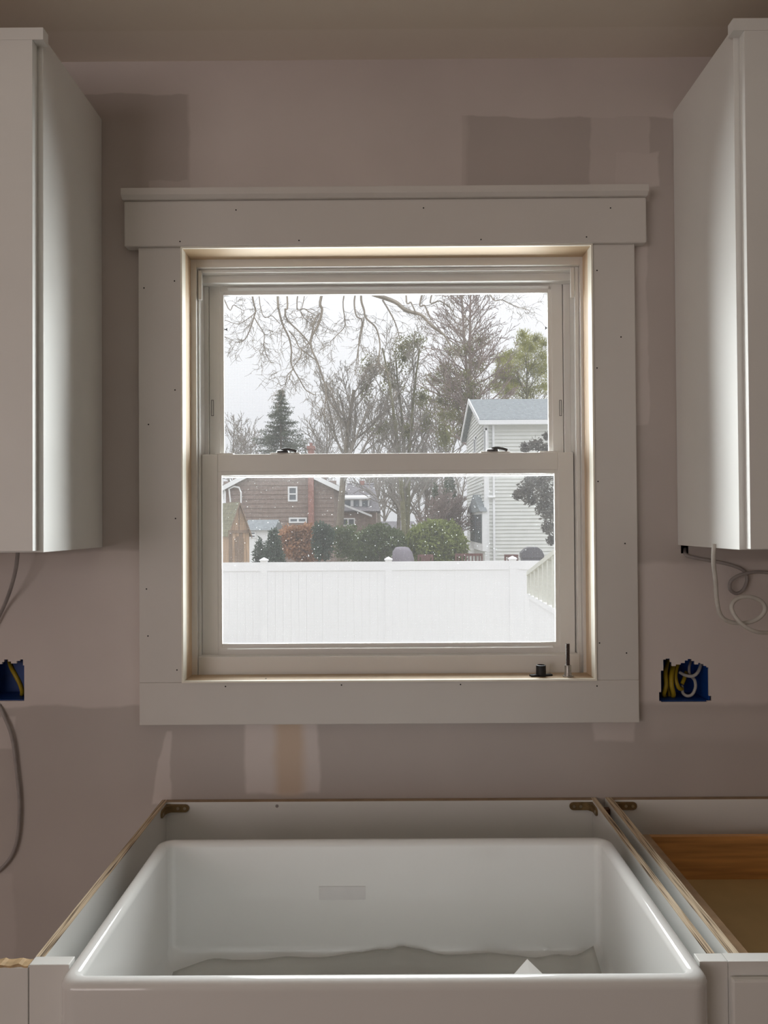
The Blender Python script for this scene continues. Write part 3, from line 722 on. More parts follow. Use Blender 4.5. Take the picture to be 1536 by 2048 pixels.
def leafmat(n, c, t=.35): return mat(n, (*c, 1), .55, .38, 1.3, trans=t, detail=8)
L_SPRUCE = leafmat('needles_blue_green', (.125, .15, .105)); L_PINE = leafmat('needles_yellow_green', (.38, .38, .11))
L_PINE2 = leafmat('needles_olive', (.26, .25, .11)); L_IVY = leafmat('ivy_olive', (.22, .22, .09))
L_RHODO = leafmat('leaves_yellow_green', (.23, .27, .075)); L_DARK = leafmat('leaves_dark_green', (.075, .105, .05))
L_MID = leafmat('leaves_mid_green', (.115, .15, .06)); L_CONE = leafmat('needles_dark', (.075, .11, .075))
L_ORANGE = leafmat('dry_orange_leaves', (.40, .22, .12)); L_HOLLY = leafmat('leaves_bronze', (.13, .12, .10), .2)

struct(box(-60, 60, .5, 140, ZG - .3, ZG).build('lawn', M_LAWN), 'winter lawn beyond the window', 'lawn')

def bulk(name, m, parent, V, Fc, kind=None):
    me = bpy.data.meshes.new(name); org = Vector((0, 0, 0)); q = parent
    while q is not None: org = org + Vector(q.location); q = q.parent
    V = V - np.array(org)[None, :]
    me.vertices.add(len(V)); me.vertices.foreach_set('co', V.astype(np.float32).ravel())
    k = Fc.shape[1]; me.loops.add(Fc.size); me.loops.foreach_set('vertex_index', Fc.astype(np.int32).ravel())
    me.polygons.add(len(Fc)); me.polygons.foreach_set('loop_start', np.arange(0, Fc.size, k, dtype=np.int32))
    me.update(calc_edges=True); me.validate()
    o = bpy.data.objects.new(name, me); COL.objects.link(o); me.materials.append(m); o.parent = parent
    if kind: o['kind'] = kind
    return o
def leaves(name, m, parent, P, L, Wd, up=None):
    """one small folded leaf (two triangles) at each point"""
    n = len(P); d = RNG.normal(size=(n, 3))
    if up is not None: d = d * .6 + np.array(up)
    d /= np.linalg.norm(d, axis=1)[:, None]
    e = RNG.normal(size=(n, 3)); e -= (e * d).sum(1)[:, None] * d; e /= np.linalg.norm(e, axis=1)[:, None]
    nn = np.cross(d, e); l_ = L * RNG.uniform(.6, 1.3, n)[:, None]; w_ = Wd * RNG.uniform(.7, 1.2, n)[:, None]
    V = np.stack([P, P + d * l_ * .5 + e * w_ + nn * w_ * .4, P + d * l_, P + d * l_ * .5 - e * w_ + nn * w_ * .4], 1).reshape(-1, 3)
    b_ = np.arange(n)[:, None] * 4
    Fc = np.concatenate([b_ + [0, 1, 2], b_ + [0, 2, 3]])
    return bulk(name, m, parent, V, Fc, 'stuff')
def blob(c, r, n, fill=.35):
    d = RNG.normal(size=(n, 3)); d /= np.linalg.norm(d, axis=1)[:, None]
    return np.array(c) + d * np.array(r) * (1 - fill * RNG.random(n) ** 1.5)[:, None]

# ---------------- fence
FY = 13.8
fpx = lambda px: at(px, 1122, FY).x
posts = [fpx(528), fpx(777), fpx(1025)]; step_ = (posts[2] - posts[0]) / 2
PX = [posts[0] - 2 * step_, posts[0] - step_, *posts, posts[2] + step_, posts[2] + 2 * step_]
ZT_F = at(640, 1124, FY).z
fence = thing('privacy_fence', (posts[1], FY, ZG), 'white vinyl privacy fence across the back yard', 'fence')
pm = cm = None
for x in PX:
    if pm is None:
        pb = box(x - .065, x + .065, FY - .065, FY + .065, ZG, ZT_F + .03).build('post', M_FENCE, fence)
        pc = MB().prism([(x - .08, FY - .08, ZT_F + .03), (x + .08, FY - .08, ZT_F + .03), (x + .08, FY + .08, ZT_F + .03), (x - .08, FY + .08, ZT_F + .03)], (0, 0, .022))
        pc.add([(x - .08, FY - .08, ZT_F + .052), (x + .08, FY - .08, ZT_F + .052), (x + .08, FY + .08, ZT_F + .052), (x - .08, FY + .08, ZT_F + .052), (x, FY, ZT_F + .10)],
               [(0, 1, 4), (1, 2, 4), (2, 3, 4), (3, 0, 4)])
        pco = pc.build('post_cap', M_FENCE, pb); px0 = x
    else:
        c1 = pb.copy(); COL.objects.link(c1); c1.location.x += x - px0
        c2 = pco.copy(); COL.objects.link(c2); c2.parent = c1
first = None
for i in range(len(PX) - 1):
    x0, x1 = PX[i] + .065, PX[i + 1] - .065
    box(x0, x1, FY - .024, FY + .024, ZT_F - .17, ZT_F).build('top_rail', M_FENCE, fence)
    box(x0, x1, FY - .024, FY + .024, ZG + .05, ZG + .19).build('bottom_rail', M_FENCE, fence)
    nb = 15; bw = (x1 - x0) / nb
    for k in range(nb):
        if first is None:
            first = box(x0 + .0004, x0 + bw - .0004, FY - .013, FY + .013, ZG + .19, ZT_F - .17).build('board', M_FENCE, fence, bevel=.001, seg=1); fx_ = x0; 
        else:
            c1 = first.copy(); COL.objects.link(c1); c1.location.x += x0 + k * bw - fx_
# ---------------- stair railing, nearer, right
rl = thing('stair_railing', (1.5, 8, ZG), 'cream stair railing sloping down to the yard, at the right edge of the window', 'railing')
n_ = 8
A = at(1122, 1096, 5.0); B = at(1058, 1146, 7.4)
A2 = at(1122, 1222, 5.0); B2 = at(1058, 1187, 7.4)
MB().prism([A + Vector((-.03, 0, -.03)), A + Vector((.03, 0, -.03)), A + Vector((.03, 0, .015)), A + Vector((-.03, 0, .015))], B - A).build('handrail', M_RAIL, rl)
MB().prism([A2 + Vector((-.02, 0, -.05)), A2 + Vector((.02, 0, -.05)), A2 + Vector((.02, 0, .0)), A2 + Vector((-.02, 0, .0))], B2 - A2).build('bottom_rail', M_FENCE, rl)
for k in range(n_):
    t_ = (k + .04) / (n_ - .9)
    p, q = A.lerp(B, t_), A2.lerp(B2, t_)
    p.x = q.x = (p.x + q.x) / 2
    box(p.x - .022, p.x + .022, p.y - .03, p.y + .03, q.z, p.z - .01).build('baluster', M_RAIL, rl)
sp = MB().prism([A2 + Vector((0, 0, -.05)), B2 + Vector((0, 0, -.05)), Vector((B2.x, B2.y, ZG)), Vector((A2.x, A2.y, ZG))], (.04, 0, 0))
sp.build('stringer', M_FENCE, rl)

# ---------------- pale house at right
HY = 34.3
c0 = at(971, 1000, HY); HX = c0.x
eave = at(971, 838, HY).z; apex = at(950, 798, HY + 3.9).z
HW = 14.0; HD = 8.0
hs = thing('house', (HX + HW / 2, HY, ZG), 'pale sided two storey house with grey roof at the right of the yard', 'house')
box(HX, HX + HW, HY, HY + HD, ZG, eave - .1).build('wall', M_SIDING, hs)
MB().prism([(HX, HY, eave - .1), (HX, HY + HD, eave - .1), (HX, HY + HD / 2, apex - .2)], (HW, 0, 0)).build('gable_wall', M_SIDING, hs)
sd = MB(); z = ZG + .2; sp_ = .165
while z < eave - .25:                                   # lapped siding courses, front and gable side
    sd.add([(HX, HY - .045, z), (HX + HW, HY - .045, z), (HX + HW, HY - .002, z + sp_), (HX, HY - .002, z + sp_), (HX, HY, z), (HX + HW, HY, z)], [(0, 1, 2, 3), (4, 5, 1, 0)])
    sd.add([(HX - .045, HY, z), (HX - .045, HY + HD, z), (HX - .002, HY + HD, z + sp_), (HX - .002, HY, z + sp_), (HX, HY, z), (HX, HY + HD, z)], [(3, 2, 1, 0), (0, 1, 5, 4)])
    z += sp_
while z < apex - .5:
    f_ = (apex - .2 - z) / (apex - eave - .1); h_ = HD / 2 * min(1, f_)
    sd.add([(HX - .045, HY + HD / 2 - h_, z), (HX - .045, HY + HD / 2 + h_, z), (HX - .002, HY + HD / 2 + h_, z + sp_), (HX - .002, HY + HD / 2 - h_, z + sp_), (HX, HY + HD / 2 - h_, z), (HX, HY + HD / 2 + h_, z)], [(3, 2, 1, 0), (0, 1, 5, 4)])
    z += sp_
sd.build('siding_boards', M_SIDING, hs, kind='stuff')
oh = .3
MB().prism([(HX - oh, HY - oh, eave - .06), (HX - oh, HY + HD / 2, apex), (HX - oh, HY + HD / 2, apex - .16), (HX - oh, HY - oh, eave - .22)], (HW + .6, 0, 0)).build('roof_slope', M_ROOF, hs)
MB().prism([(HX - oh, HY + HD + oh, eave - .06), (HX - oh, HY + HD / 2, apex), (HX - oh, HY + HD / 2, apex - .16), (HX - oh, HY + HD + oh, eave - .22)], (HW + .6, 0, 0)).build('roof_slope', M_ROOF, hs)
MB().prism([(HX - oh - .04, HY - oh - .05, eave - .04), (HX - oh - .04, HY + HD / 2, apex + .03), (HX - oh - .04, HY + HD / 2, apex - .2), (HX - oh - .04, HY - oh - .05, eave - .26)], (.05, 0, 0)).build('bargeboard', M_WHITE, hs)
MB().prism([(HX - oh - .04, HY + HD + oh, eave - .04), (HX - oh - .04, HY + HD / 2, apex + .03), (HX - oh - .04, HY + HD / 2, apex - .2), (HX - oh - .04, HY + HD + oh, eave - .26)], (.05, 0, 0)).build('bargeboard', M_WHITE, hs)
box(HX - oh, HX + HW, HY - oh - .12, HY - oh, eave - .30, eave - .10).build('gutter', M_WHITE, hs)
box(HX - oh, HX + HW, HY - oh, HY, eave - .30, eave - .25).build('soffit', M_WHITE, hs)
box(HX - .06, HX + .16, HY - .06, HY + .10, ZG, eave - .28).build('corner_board', M_WHITE, hs)
box(HX + .32, HX + .42, HY - .13, HY - .03, ZG, eave - .30).build('downspout', M_WHITE, hs)
def side_window(y0, y1, z0, z1):
    f_ = ring(MB(), 0, 0, 0, 0, 0, 0, 0, 0, 0, 0); m_ = MB(); t = .10; X = HX - .05
    m_.box(X - .03, X + .04, y0, y0 + t, z0, z1); m_.box(X - .03, X + .04, y1 - t, y1, z0, z1); m_.box(X - .03, X + .04, y0, y1, z0, z0 + t); m_.box(X - .03, X + .04, y0, y1, z1 - t, z1)
    o = m_.build('window', M_WHITE, hs); box(X - .005, X + .02, y0 + t, y1 - t, z0 + t, z1 - t).build('pane', M_PANE, o); return o
for px0, px1, t0_, b0_ in ((963.5, 967.5, 856, 915), (942.5, 946.5, 874, 918)):
    yb = CAM.y + (HX / ((px0 - 764) / F_PX)); ya = CAM.y + (HX / ((px1 - 764) / F_PX))
    side_window(ya, yb, at(px1, b0_ + 25, ya).z, at(px1, t0_, ya).z)
# bay with a little pediment on the gable side
yb, ya = CAM.y + HX / ((940 - 764) / F_PX), CAM.y + HX / ((966 - 764) / F_PX)
zb0, zb1 = at(960, 1100, HY + 1).z, at(960, 1024, HY + 1).z; BX = HX - .22
bay = box(BX, HX, ya, yb, zb0, zb1).build('bay', M_WHITE, hs)
for k in range(2):
    y0 = ya + .25 + k * (yb - ya - .4) / 2; y1 = y0 + (yb - ya - .4) / 2 - .25
    box(BX - .03, BX, y0, y1, zb0 + .35, zb1 - .12).build('pane', M_PANE, bay)
MB().prism([(BX - .12, ya - .1, zb1), (BX - .12, yb + .1, zb1), (BX - .12, (ya + yb) / 2, zb1 + .85)], (.34, 0, 0)).build('pediment', M_ROOF, hs)
lmp = at(983, 994, HY - .2)
MB().cyl((lmp.x - .17, HY - .2, lmp.z), (lmp.x + .17, HY - .2, lmp.z), .06, n=8).box(lmp.x - .05, lmp.x + .05, HY - .2, HY, lmp.z - .05, lmp.z + .05).build('flood_light', M_WHITE, hs)

# ---------------- brown shingled house
BY = 44.0
def bx_(px, py, y=BY): return at(px, py, y)
l_, r_ = bx_(452, 1000).x, bx_(668, 1000).x
ap = bx_(555, 914).z; ez = bx_(668, 968).z; el = bx_(446, 966).z; mid = bx_(555, 914).x
bh = thing('house', (mid, BY, ZG), 'brown shingled house with white trim and red brick chimney behind the fence', 'house')
ez_ = min(ez, el)
box(l_, r_, BY, BY + 9, ZG, ez_).build('wall', M_BROWN, bh)
MB().prism([(l_, BY, ez_), (r_, BY, ez_), (mid, BY, ap - .15)], (0, 9, 0)).build('gable_wall', M_BROWN, bh)
cs = MB(); z = ZG + .3
while z < ez_ - .2:
    cs.add([(l_, BY - .035, z), (r_, BY - .035, z), (r_, BY - .004, z + .26), (l_, BY - .004, z + .26), (l_, BY, z), (r_, BY, z)], [(0, 1, 2, 3), (4, 5, 1, 0)]); z += .26
while z < ap - .6:
    f_ = (ap - .15 - z) / (ap - .15 - ez_); xl_, xr_ = mid + (l_ - mid) * f_, mid + (r_ - mid) * f_
    cs.add([(xl_, BY - .035, z), (xr_, BY - .035, z), (xr_, BY - .004, z + .26), (xl_, BY - .004, z + .26), (xl_, BY, z), (xr_, BY, z)], [(0, 1, 2, 3), (4, 5, 1, 0)]); z += .26
cs.build('shingle_courses', M_BROWN, bh, kind='stuff')
for sx_, xe in ((-1, l_ - .35), (1, r_ + .35)):
    dz = (ap - ez_) / abs(mid - (l_ if sx_ < 0 else r_)) * .35
    MB().prism([(xe, BY - .3, ez_ - dz), (mid, BY - .3, ap), (mid, BY - .3, ap - .28), (xe, BY - .3, ez_ - dz - .28)], (0, .12, 0)).build('bargeboard', M_WHITE, bh)
    MB().prism([(xe, BY - .18, ez_ - dz + .02), (mid, BY - .18, ap + .02), (mid, BY - .18, ap - .14), (xe, BY - .18, ez_ - dz - .14)], (0, 9.3, 0)).build('roof_slope', M_DKROOF, bh)
a, b = bx_(617.5, 1042), bx_(628, 905)
ct = bx_(621, 893).z
chm = box(a.x, b.x, BY - .32, BY + .3, ZG, ct).build('chimney', M_BRICK, bh)
box(a.x - .06, b.x + .06, BY - .38, BY + .36, ct - .18, ct).build('chimney_cap', M_BRICK, chm)
MB().lathe(((a.x + b.x) / 2, BY, ct), [(.09, 0), (.08, .2)], 10).build('chimney_pot', M_BRICK, chm)
def fwin(parent, px0, py0, px1, py1, y, bars=0, t=.09):
    a, b = at(px0, py1, y), at(px1, py0, y)
    o = ring(MB(), a.x, b.x, a.z, b.z, a.x + t, b.x - t, a.z + t, b.z - t, y - .07, y).build('window', M_WHITE, parent)
    box(a.x + t, b.x - t, y - .035, y - .01, a.z + t, b.z - t).build('pane', M_PANE, o)
    for k in range(bars):
        x = a.x + (b.x - a.x) * (k + 1) / (bars + 1); box(x - .05, x + .05, y - .06, y - .03, a.z + t, b.z - t).build('bar', M_WHITE, o)
    zc = (a.z + b.z) / 2
    if not bars: box(a.x + t, b.x - t, y - .06, y - .03, zc - .04, zc + .04).build('bar', M_WHITE, o)
    return o
fwin(bh, 576, 973, 595, 1003, BY)
fwin(bh, 578, 1035, 614, 1046, BY, 1)
fwin(bh, 444, 978, 451, 1002, BY - .05)
dp = MB().tube(W([(461, 1004, BY - .15), (458, 978, BY - .15), (468, 973, BY - .15), (478, 975, BY - .15), (482, 985, BY - .15), (482, 1006, BY - .15)]), .05, 6)
dp.build('downspout', M_WHITE, bh)

# ---------------- grey roofed house with white dormer
GY = 56.0
g = lambda px, py, y=GY: at(px, py, y)
gh = thing('house', (g(720, 1050).x, GY, ZG), 'far house with dark grey roof and white dormer behind the bare trees', 'house')
a, b = g(684, 1130), g(752, 1022)
box(a.x, b.x, GY, GY + 7, ZG, b.z).build('wall', M_BROWN, gh)
MB().prism([(g(682, 1022).x, GY - .3, g(682, 1022).z), (g(760, 1022).x, GY - .3, g(760, 1022).z), (g(746, 966).x, GY + 3.5, g(746, 966, GY + 3.5).z), (g(690, 966).x, GY + 3.5, g(690, 966, GY + 3.5).z)], (0, .25, -.1)).build('roof_slope', M_DKROOF, gh)
MB().prism([(g(682, 1022).x, GY + 7.3, g(682, 1022).z), (g(760, 1022).x, GY + 7.3, g(760, 1022).z), (g(746, 966).x, GY + 3.5, g(746, 966, GY + 3.5).z), (g(690, 966).x, GY + 3.5, g(690, 966, GY + 3.5).z)], (0, -.25, -.1)).build('roof_slope', M_DKROOF, gh)
a, b = g(686, 1012), g(738, 998)
dm = box(a.x, b.x, GY + .3, GY + 2.6, a.z - .3, b.z).build('dormer', M_WHITE, gh)
MB().prism([(a.x - .15, GY + .1, b.z), (b.x + .15, GY + .1, b.z), (b.x - .1, GY + 2.7, b.z + .35), (a.x + .1, GY + 2.7, b.z + .35)], (0, 0, .12)).build('dormer_roof', M_WHITE, gh)
for k in range(3):
    x0 = a.x + .12 + k * (b.x - a.x) / 3; box(x0, x0 + (b.x - a.x) / 3 - .22, GY + .24, GY + .3, a.z - .05, b.z - .08).build('pane', M_PANE, dm)
MB().prism([(g(683, 1006).x, GY - .4, g(683, 1006).z), (g(744, 1030).x, GY - .4, g(744, 1030).z), (g(744, 1034).x, GY - .4, g(744, 1034).z), (g(683, 1010).x, GY - .4, g(683, 1010).z)], (0, .12, 0)).build('bargeboard', M_WHITE, gh)
a, b = g(717, 1000), g(726, 955)
box(a.x, b.x, GY + 3.2, GY + 3.8, a.z, g(722, 957).z).build('chimney', M_BRICK, gh)
fwin(gh, 682, 1036, 710, 1052, GY - .01, 1)

# ---------------- small pale shed and far bungalow
PY = 36.0
a, b = at(492, 1130, PY), at(543, 1060, PY)
ps = thing('shed', ((a.x + b.x) / 2, PY, ZG), 'small pale blue shed behind the wooden playhouse', 'shed')
box(a.x, b.x, PY, PY + 3, ZG, b.z).build('wall', M_WHITE, ps)
MB().prism([(a.x - .15, PY - .2, b.z), (a.x - .15, PY + 3.2, b.z), (a.x - .15, PY + 1.5, b.z + .5)], (b.x - a.x + .3, 0, 0)).build('roof', M_ROOF, ps)
fwin(ps, 496, 1063, 512, 1076, PY, 0, .05)
QY = 72.0
a, b = at(770, 1130, QY), at(822, 1052, QY)
fb = thing('house', ((a.x + b.x) / 2, QY, ZG), 'low far bungalow roof showing between the two green shrubs', 'house')
box(a.x, b.x, QY, QY + 6, ZG, b.z - .3).build('wall', M_PLANK, fb)
MB().prism([(a.x - .4, QY - .5, b.z - .35), (a.x - .4, QY + 6.5, b.z - .35), (a.x - .4, QY + 3, b.z + .45)], (b.x - a.x + .8, 0, 0)).build('roof', M_DKROOF, fb)
fwin(fb, 807, 1056, 815, 1070, QY, 0)

# ---------------- wooden playhouse
KY = 19.0
kc = at(478, 1090, KY)
kz0 = at(478, 1062, KY).z; kza = at(480, 1004, KY).z
ph = thing('playhouse', (kc.x, KY, ZG), 'wooden plank playhouse with steep mossy roof behind the fence on the left', 'playhouse')
R_ = Matrix.Translation((kc.x, KY, 0)) @ Matrix.Rotation(math.radians(30), 4, 'Z')
hw, dp_ = .28, 1.5
# local frame: gable faces -Y, ridge runs back along +Y
npl = 6; wv = 2 * hw / npl
for k in range(npl):
    x0 = -hw + k * wv
    box(x0 + .003, x0 + wv - .003, -.02, 0.0, ZG, kz0).build('plank', M_PLANK if k % 3 else M_PLANK2, ph, xf=R_)
box(-hw, hw, .002, dp_, ZG, kz0).build('wall', M_PLANK, ph, xf=R_)
MB().prism([(-hw, -.015, kz0), (hw, -.015, kz0), (0, -.015, kza - .05)], (0, .02, 0)).build('gable', M_PLANK, ph, xf=R_)
box(-hw - .02, hw + .02, -.05, -.02, kz0 - .05, kz0 + .02).build('crosspiece', M_PLANK2, ph, xf=R_)
box(-.012, .012, -.04, -.015, kz0, kza - .08).build('king_post', M_PLANK2, ph, xf=R_)
for sg in (-1, 1):
    sl = (kza - kz0) / hw
    MB().prism([(sg * (hw + .05), -.10, kz0 - .05 * sl), (0, -.10, kza), (0, -.10, kza - .07), (sg * (hw + .05), -.10, kz0 - .05 * sl - .07)], (0, .03, 0)).build('bargeboard', M_PLANK2, ph, xf=R_)
    for k in range(9):                                   # overlapping shingle courses
        f0, f1 = k / 9, (k + 1.15) / 9
        za, zb2 = kz0 - .05 * sl + (kza - kz0 + .05 * sl) * f0, kz0 - .05 * sl + (kza - kz0 + .05 * sl) * min(1, f1)
        xa, xb = sg * (hw + .05) * (1 - f0), sg * (hw + .05) * (1 - min(1, f1))
        MB().prism([(xa, -.07, za + .012), (xb, -.07, zb2), (xb, -.07, zb2 - .02), (xa, -.07, za - .012)], (0, dp_ + .12, 0)).build('shingle_course', M_MOSS, ph, xf=R_)
dmb = MB().box(-.12, .12, -.04, -.02, ZG, kz0 - .22); dmb.prism([(-.12, -.04, kz0 - .22), (.12, -.04, kz0 - .22), (.07, -.04, kz0 - .14), (-.07, -.04, kz0 - .14)], (0, .02, 0))
dmb.build('door', M_PLANK2, ph, xf=R_)

# ---------------- things on the neighbouring patio
a, b = at(785, 1125, 27), at(829, 1094, 27)
cg = MB(); cxm = (a.x + b.x) / 2; rw = (b.x - a.x) / 2
for i, (f_, z) in enumerate(((1.0, ZG), (1.0, ZG + .5), (.98, b.z - .42), (.86, b.z - .16), (.6, b.z - .03), (.2, b.z))):
    for j in range(20):
        t_ = 2 * math.pi * j / 20; wob = 1 + .06 * math.sin(5 * t_ + i * 1.3)
        cg.v.append((cxm - .06 * i / 5 + rw * f_ * wob * math.copysign(abs(math.cos(t_)) ** .7, math.cos(t_)), 27 + .35 * f_ * wob * math.copysign(abs(math.sin(t_)) ** .7, math.sin(t_)), z + .02 * math.sin(3 * t_)))
cg.f = [(i * 20 + j, i * 20 + (j + 1) % 20, (i + 1) * 20 + (j + 1) % 20, (i + 1) * 20 + j) for i in range(5) for j in range(20)] + [tuple(range(100, 120)), tuple(range(20))[::-1]]
tag(cg.build('covered_grill', M_COVER, smooth=True), 'patio grill under a rumpled grey fabric cover, behind the fence', 'grill')
a, b = at(1041, 1116, 31), at(1086, 1094, 31)
gr = thing('kettle_grill', ((a.x + b.x) / 2, 31, ZG), 'dark patio grill with rounded lid beside the pale house', 'grill')
k_ = b.x - a.x
MB().prism([(a.x, 30.75, a.z), (a.x, 30.75, a.z + .22), (a.x + k_ * .2, 30.75, b.z - .04), (a.x + k_ * .35, 30.75, b.z), (a.x + k_ * .72, 30.75, b.z), (a.x + k_ * .9, 30.75, b.z - .12), (b.x, 30.75, a.z + .12), (b.x, 30.75, a.z)], (0, .5, 0)).build('lid', M_GRILL, gr, bevel=.02)
box(a.x + .04, b.x - .04, 30.78, 31.22, a.z - .25, a.z).build('firebox', M_GRILL, gr)
for dx in (.08, k_ - .12):
    for dy in (30.8, 31.15): box(a.x + dx, a.x + dx + .05, dy, dy + .05, ZG, a.z - .2).build('leg', M_GRILL, gr)
def bench(px0, px1, py, y, label):
    a, b = at(px0, py, y), at(px1, py, y)
    o = thing('garden_bench', ((a.x + b.x) / 2, y, ZG), label, 'bench', 'benches behind the fence')
    for x in (a.x, b.x - .07): box(x, x + .07, y + .40, y + .47, ZG, a.z - .01).build('leg', M_BENCH, o); box(x, x + .07, y, y + .07, ZG, ZG + .7).build('leg', M_BENCH, o)
    box(a.x, b.x, y, y + .45, ZG + .5, ZG + .55).build('seat', M_BENCH, o)
    box(a.x, b.x, y + .41, y + .46, a.z - .1, a.z).build('back_rail', M_BENCH, o); box(a.x, b.x, y + .41, y + .46, ZG + .75, ZG + .83).build('back_rail', M_BENCH, o)
    n = 7
    for k in range(n):
        x = a.x + .12 + (b.x - a.x - .28) * k / (n - 1); box(x, x + .05, y + .42, y + .45, ZG + .8, a.z - .08).build('back_slat', M_BENCH, o)
bench(836, 868, 1110, 27, 'dark red garden bench right of the grey covered grill')
bench(912, 968, 1108, 29, 'dark red garden bench in front of the corner of the pale house')
bench(1012, 1040, 1110, 29, 'dark red garden bench left of the dark grill')

# ---------------- trees
def grow(mb, p, d, L, r, lev, cfg, tips=None):
    """recursive bare branch: a bent tapering tube with side branches"""
    n = cfg['seg'][min(lev, len(cfg['seg']) - 1)]; pts = [Vector(p)]; dirs = []; d = Vector(d).normalized()
    for i in range(n):
        d = (d + Vector((random.gauss(0, 1), random.gauss(0, 1), random.gauss(0, 1))) * cfg['bend'] + Vector((0, 0, cfg['up']))).normalized()
        pts.append(pts[-1] + d * L / n); dirs.append(d.copy())
    end = cfg.get('end', .45)
    rad = [max(cfg['rmin'], r * (1 - (1 - end) * i / n)) for i in range(n + 1)]
    mb.tube(pts, rad, 5 if lev == 0 else 3, cap=False)
    if tips is not None and lev >= cfg.get('tiplev', 2): tips.extend(pts[1:])
    if lev >= cfg['lev']: return
    nb = cfg['nb'][min(lev, len(cfg['nb']) - 1)]
    for k in range(nb):
        t = cfg.get('start', [.3])[min(lev, len(cfg.get('start', [.3])) - 1)]; t = t + (1 - t) * (k + random.random()) / nb
        i = min(n - 1, int(t * n)); base = pts[i].lerp(pts[i + 1], t * n - i)
        a = random.uniform(0, 6.283); o = dirs[i].orthogonal().normalized(); o = Matrix.Rotation(a, 3, dirs[i]) @ o
        ang = random.uniform(*cfg['ang'])
        nd = dirs[i] * math.cos(ang) + o * math.sin(ang)
        grow(mb, base, nd, L * cfg['len'] * random.uniform(.7, 1.15) * (1.15 - .45 * t), rad[i] * cfg['rad'], lev + 1, cfg, tips)

def tree(name, label, base, trunk_m, twig_m, H, r, cfg, lean=(0, 0), trunks=1, spread=.12, foliage=None):
    o = thing(name, base, label, 'tree')
    tips = []; tb, tw = MB(), MB()
    for k in range(trunks):
        a = 6.283 * k / max(trunks, 1) + .4
        d = Vector((lean[0] + (spread * math.cos(a) if trunks > 1 else 0), lean[1] + (spread * math.sin(a) if trunks > 1 else 0), 1))
        mark = MB(); 
        n = cfg['seg'][0]; pts = [Vector(base) + Vector((d.x * .6 * k * .3, 0, 0))]; dd = d.normalized(); dirs = []
        for i in range(n):
            dd = (dd + Vector((random.gauss(0, 1), random.gauss(0, 1), 0)) * cfg.get('tbend', .04)).normalized(); pts.append(pts[-1] + dd * H / n); dirs.append(dd.copy())
        rad = [max(cfg['rmin'], r * (1 - (1 - cfg.get('tend', .25)) * i / n)) for i in range(n + 1)]
        tb.tube(pts, rad, 8, cap=False)
        for q in range(cfg['nb'][0]):
            t = cfg['t0'] + (1 - cfg['t0']) * (q + random.random()) / cfg['nb'][0]
            i = min(n - 1, int(t * n)); bp = pts[i].lerp(pts[i + 1], t * n - i)
            an = random.uniform(0, 6.283); oo = Matrix.Rotation(an, 3, dirs[i]) @ dirs[i].orthogonal().normalized(); ang = random.uniform(*cfg.get('ang0', cfg['ang']))
            grow(tw, bp, dirs[i] * math.cos(ang) + oo * math.sin(ang), H * cfg['len0'] * (1.25 - .75 * (t - cfg['t0']) / (1 - cfg['t0'])) * random.uniform(.8, 1.15), rad[i] * .55, 1, cfg, tips)
    tb.build('trunk', trunk_m, o); 
    if tw.v: tw.build('branches', twig_m, o, kind='stuff')
    return o, tips, pts

# bare maple left of centre
b = at(684, 1130, 34); b.z = ZG
maple, _, _ = tree('bare_tree', 'bare fan shaped tree with grey twigs left of the middle of the view', b, M_BARK, M_TWIG, 8.6, .20,
    dict(seg=[7, 7, 5, 4, 3], bend=.09, up=.07, rmin=.007, lev=4, nb=[13, 9, 6, 4], ang=(.3, .75), ang0=(.35, .95), len=.45, rad=.5, t0=.5, len0=.37, start=[.2], tend=.35), lean=(.02, 0))
# its leading shoots reach higher
# ivy clad trees in the centre
b = at(812, 1130, 34.5); b.z = ZG
ivy, tips, pts = tree('ivy_clad_tree', 'bare tree with several upright trunks and clumps of ivy in the middle of the view', b, M_BARKG, M_TWIG, 10.4, .14,
    dict(seg=[9, 5, 4, 3], bend=.12, up=.10, rmin=.011, lev=3, nb=[13, 5, 4], ang=(.35, .8), ang0=(.3, .8), len=.55, rad=.6, t0=.22, len0=.24, start=[.3], tbend=.035), trunks=3, spread=.07)
cl = [(800, 690), (812, 720), (790, 770), (830, 690), (845, 790), (775, 745), (812, 860), (790, 850), (850, 850), (742, 740), (735, 775), (880, 870), (895, 880), (760, 860)]
P = np.concatenate([blob(at(x + random.uniform(-6, 6), y + random.uniform(-6, 6), 34.5 + random.uniform(-1, 1)), (random.uniform(.3, .75), .5, random.uniform(.35, .8)), 460, 1.0) for x, y in cl])
leaves('ivy', L_IVY, ivy, P, .11, .035)
# tall thin pine, two trunks
b = at(946, 1130, 50); b.z = ZG
pine, tips, pts = tree('tall_pine', 'tall thin tree with two reddish trunks and fine level twigs behind the pale house', b, M_TWIGP, M_TWIGP, 18.5, .20,
    dict(seg=[9, 5, 4, 3], bend=.09, up=.05, rmin=.016, lev=3, nb=[42, 6, 4], ang=(.4, .9), ang0=(.75, 1.25), len=.5, rad=.55, t0=.38, len0=.19, start=[.25], tbend=.012), trunks=2, spread=.022)
cl = [(900, 780), (880, 800), (915, 810), (925, 750), (870, 760), (945, 790), (905, 830), (935, 840), (890, 740), (955, 730), (915, 700)]
P = np.concatenate([blob(at(x, y, 50 + random.uniform(-1.5, 1.5)), (random.uniform(.6, 1.1), 1.0, random.uniform(.4, .7)), 330, 1.0) for x, y in cl + [(915, 770), (935, 800), (925, 860), (950, 770), (940, 700), (960, 680), (880, 830)]])
leaves('needle_tufts', L_PINE2, pine, P, .20, .04)
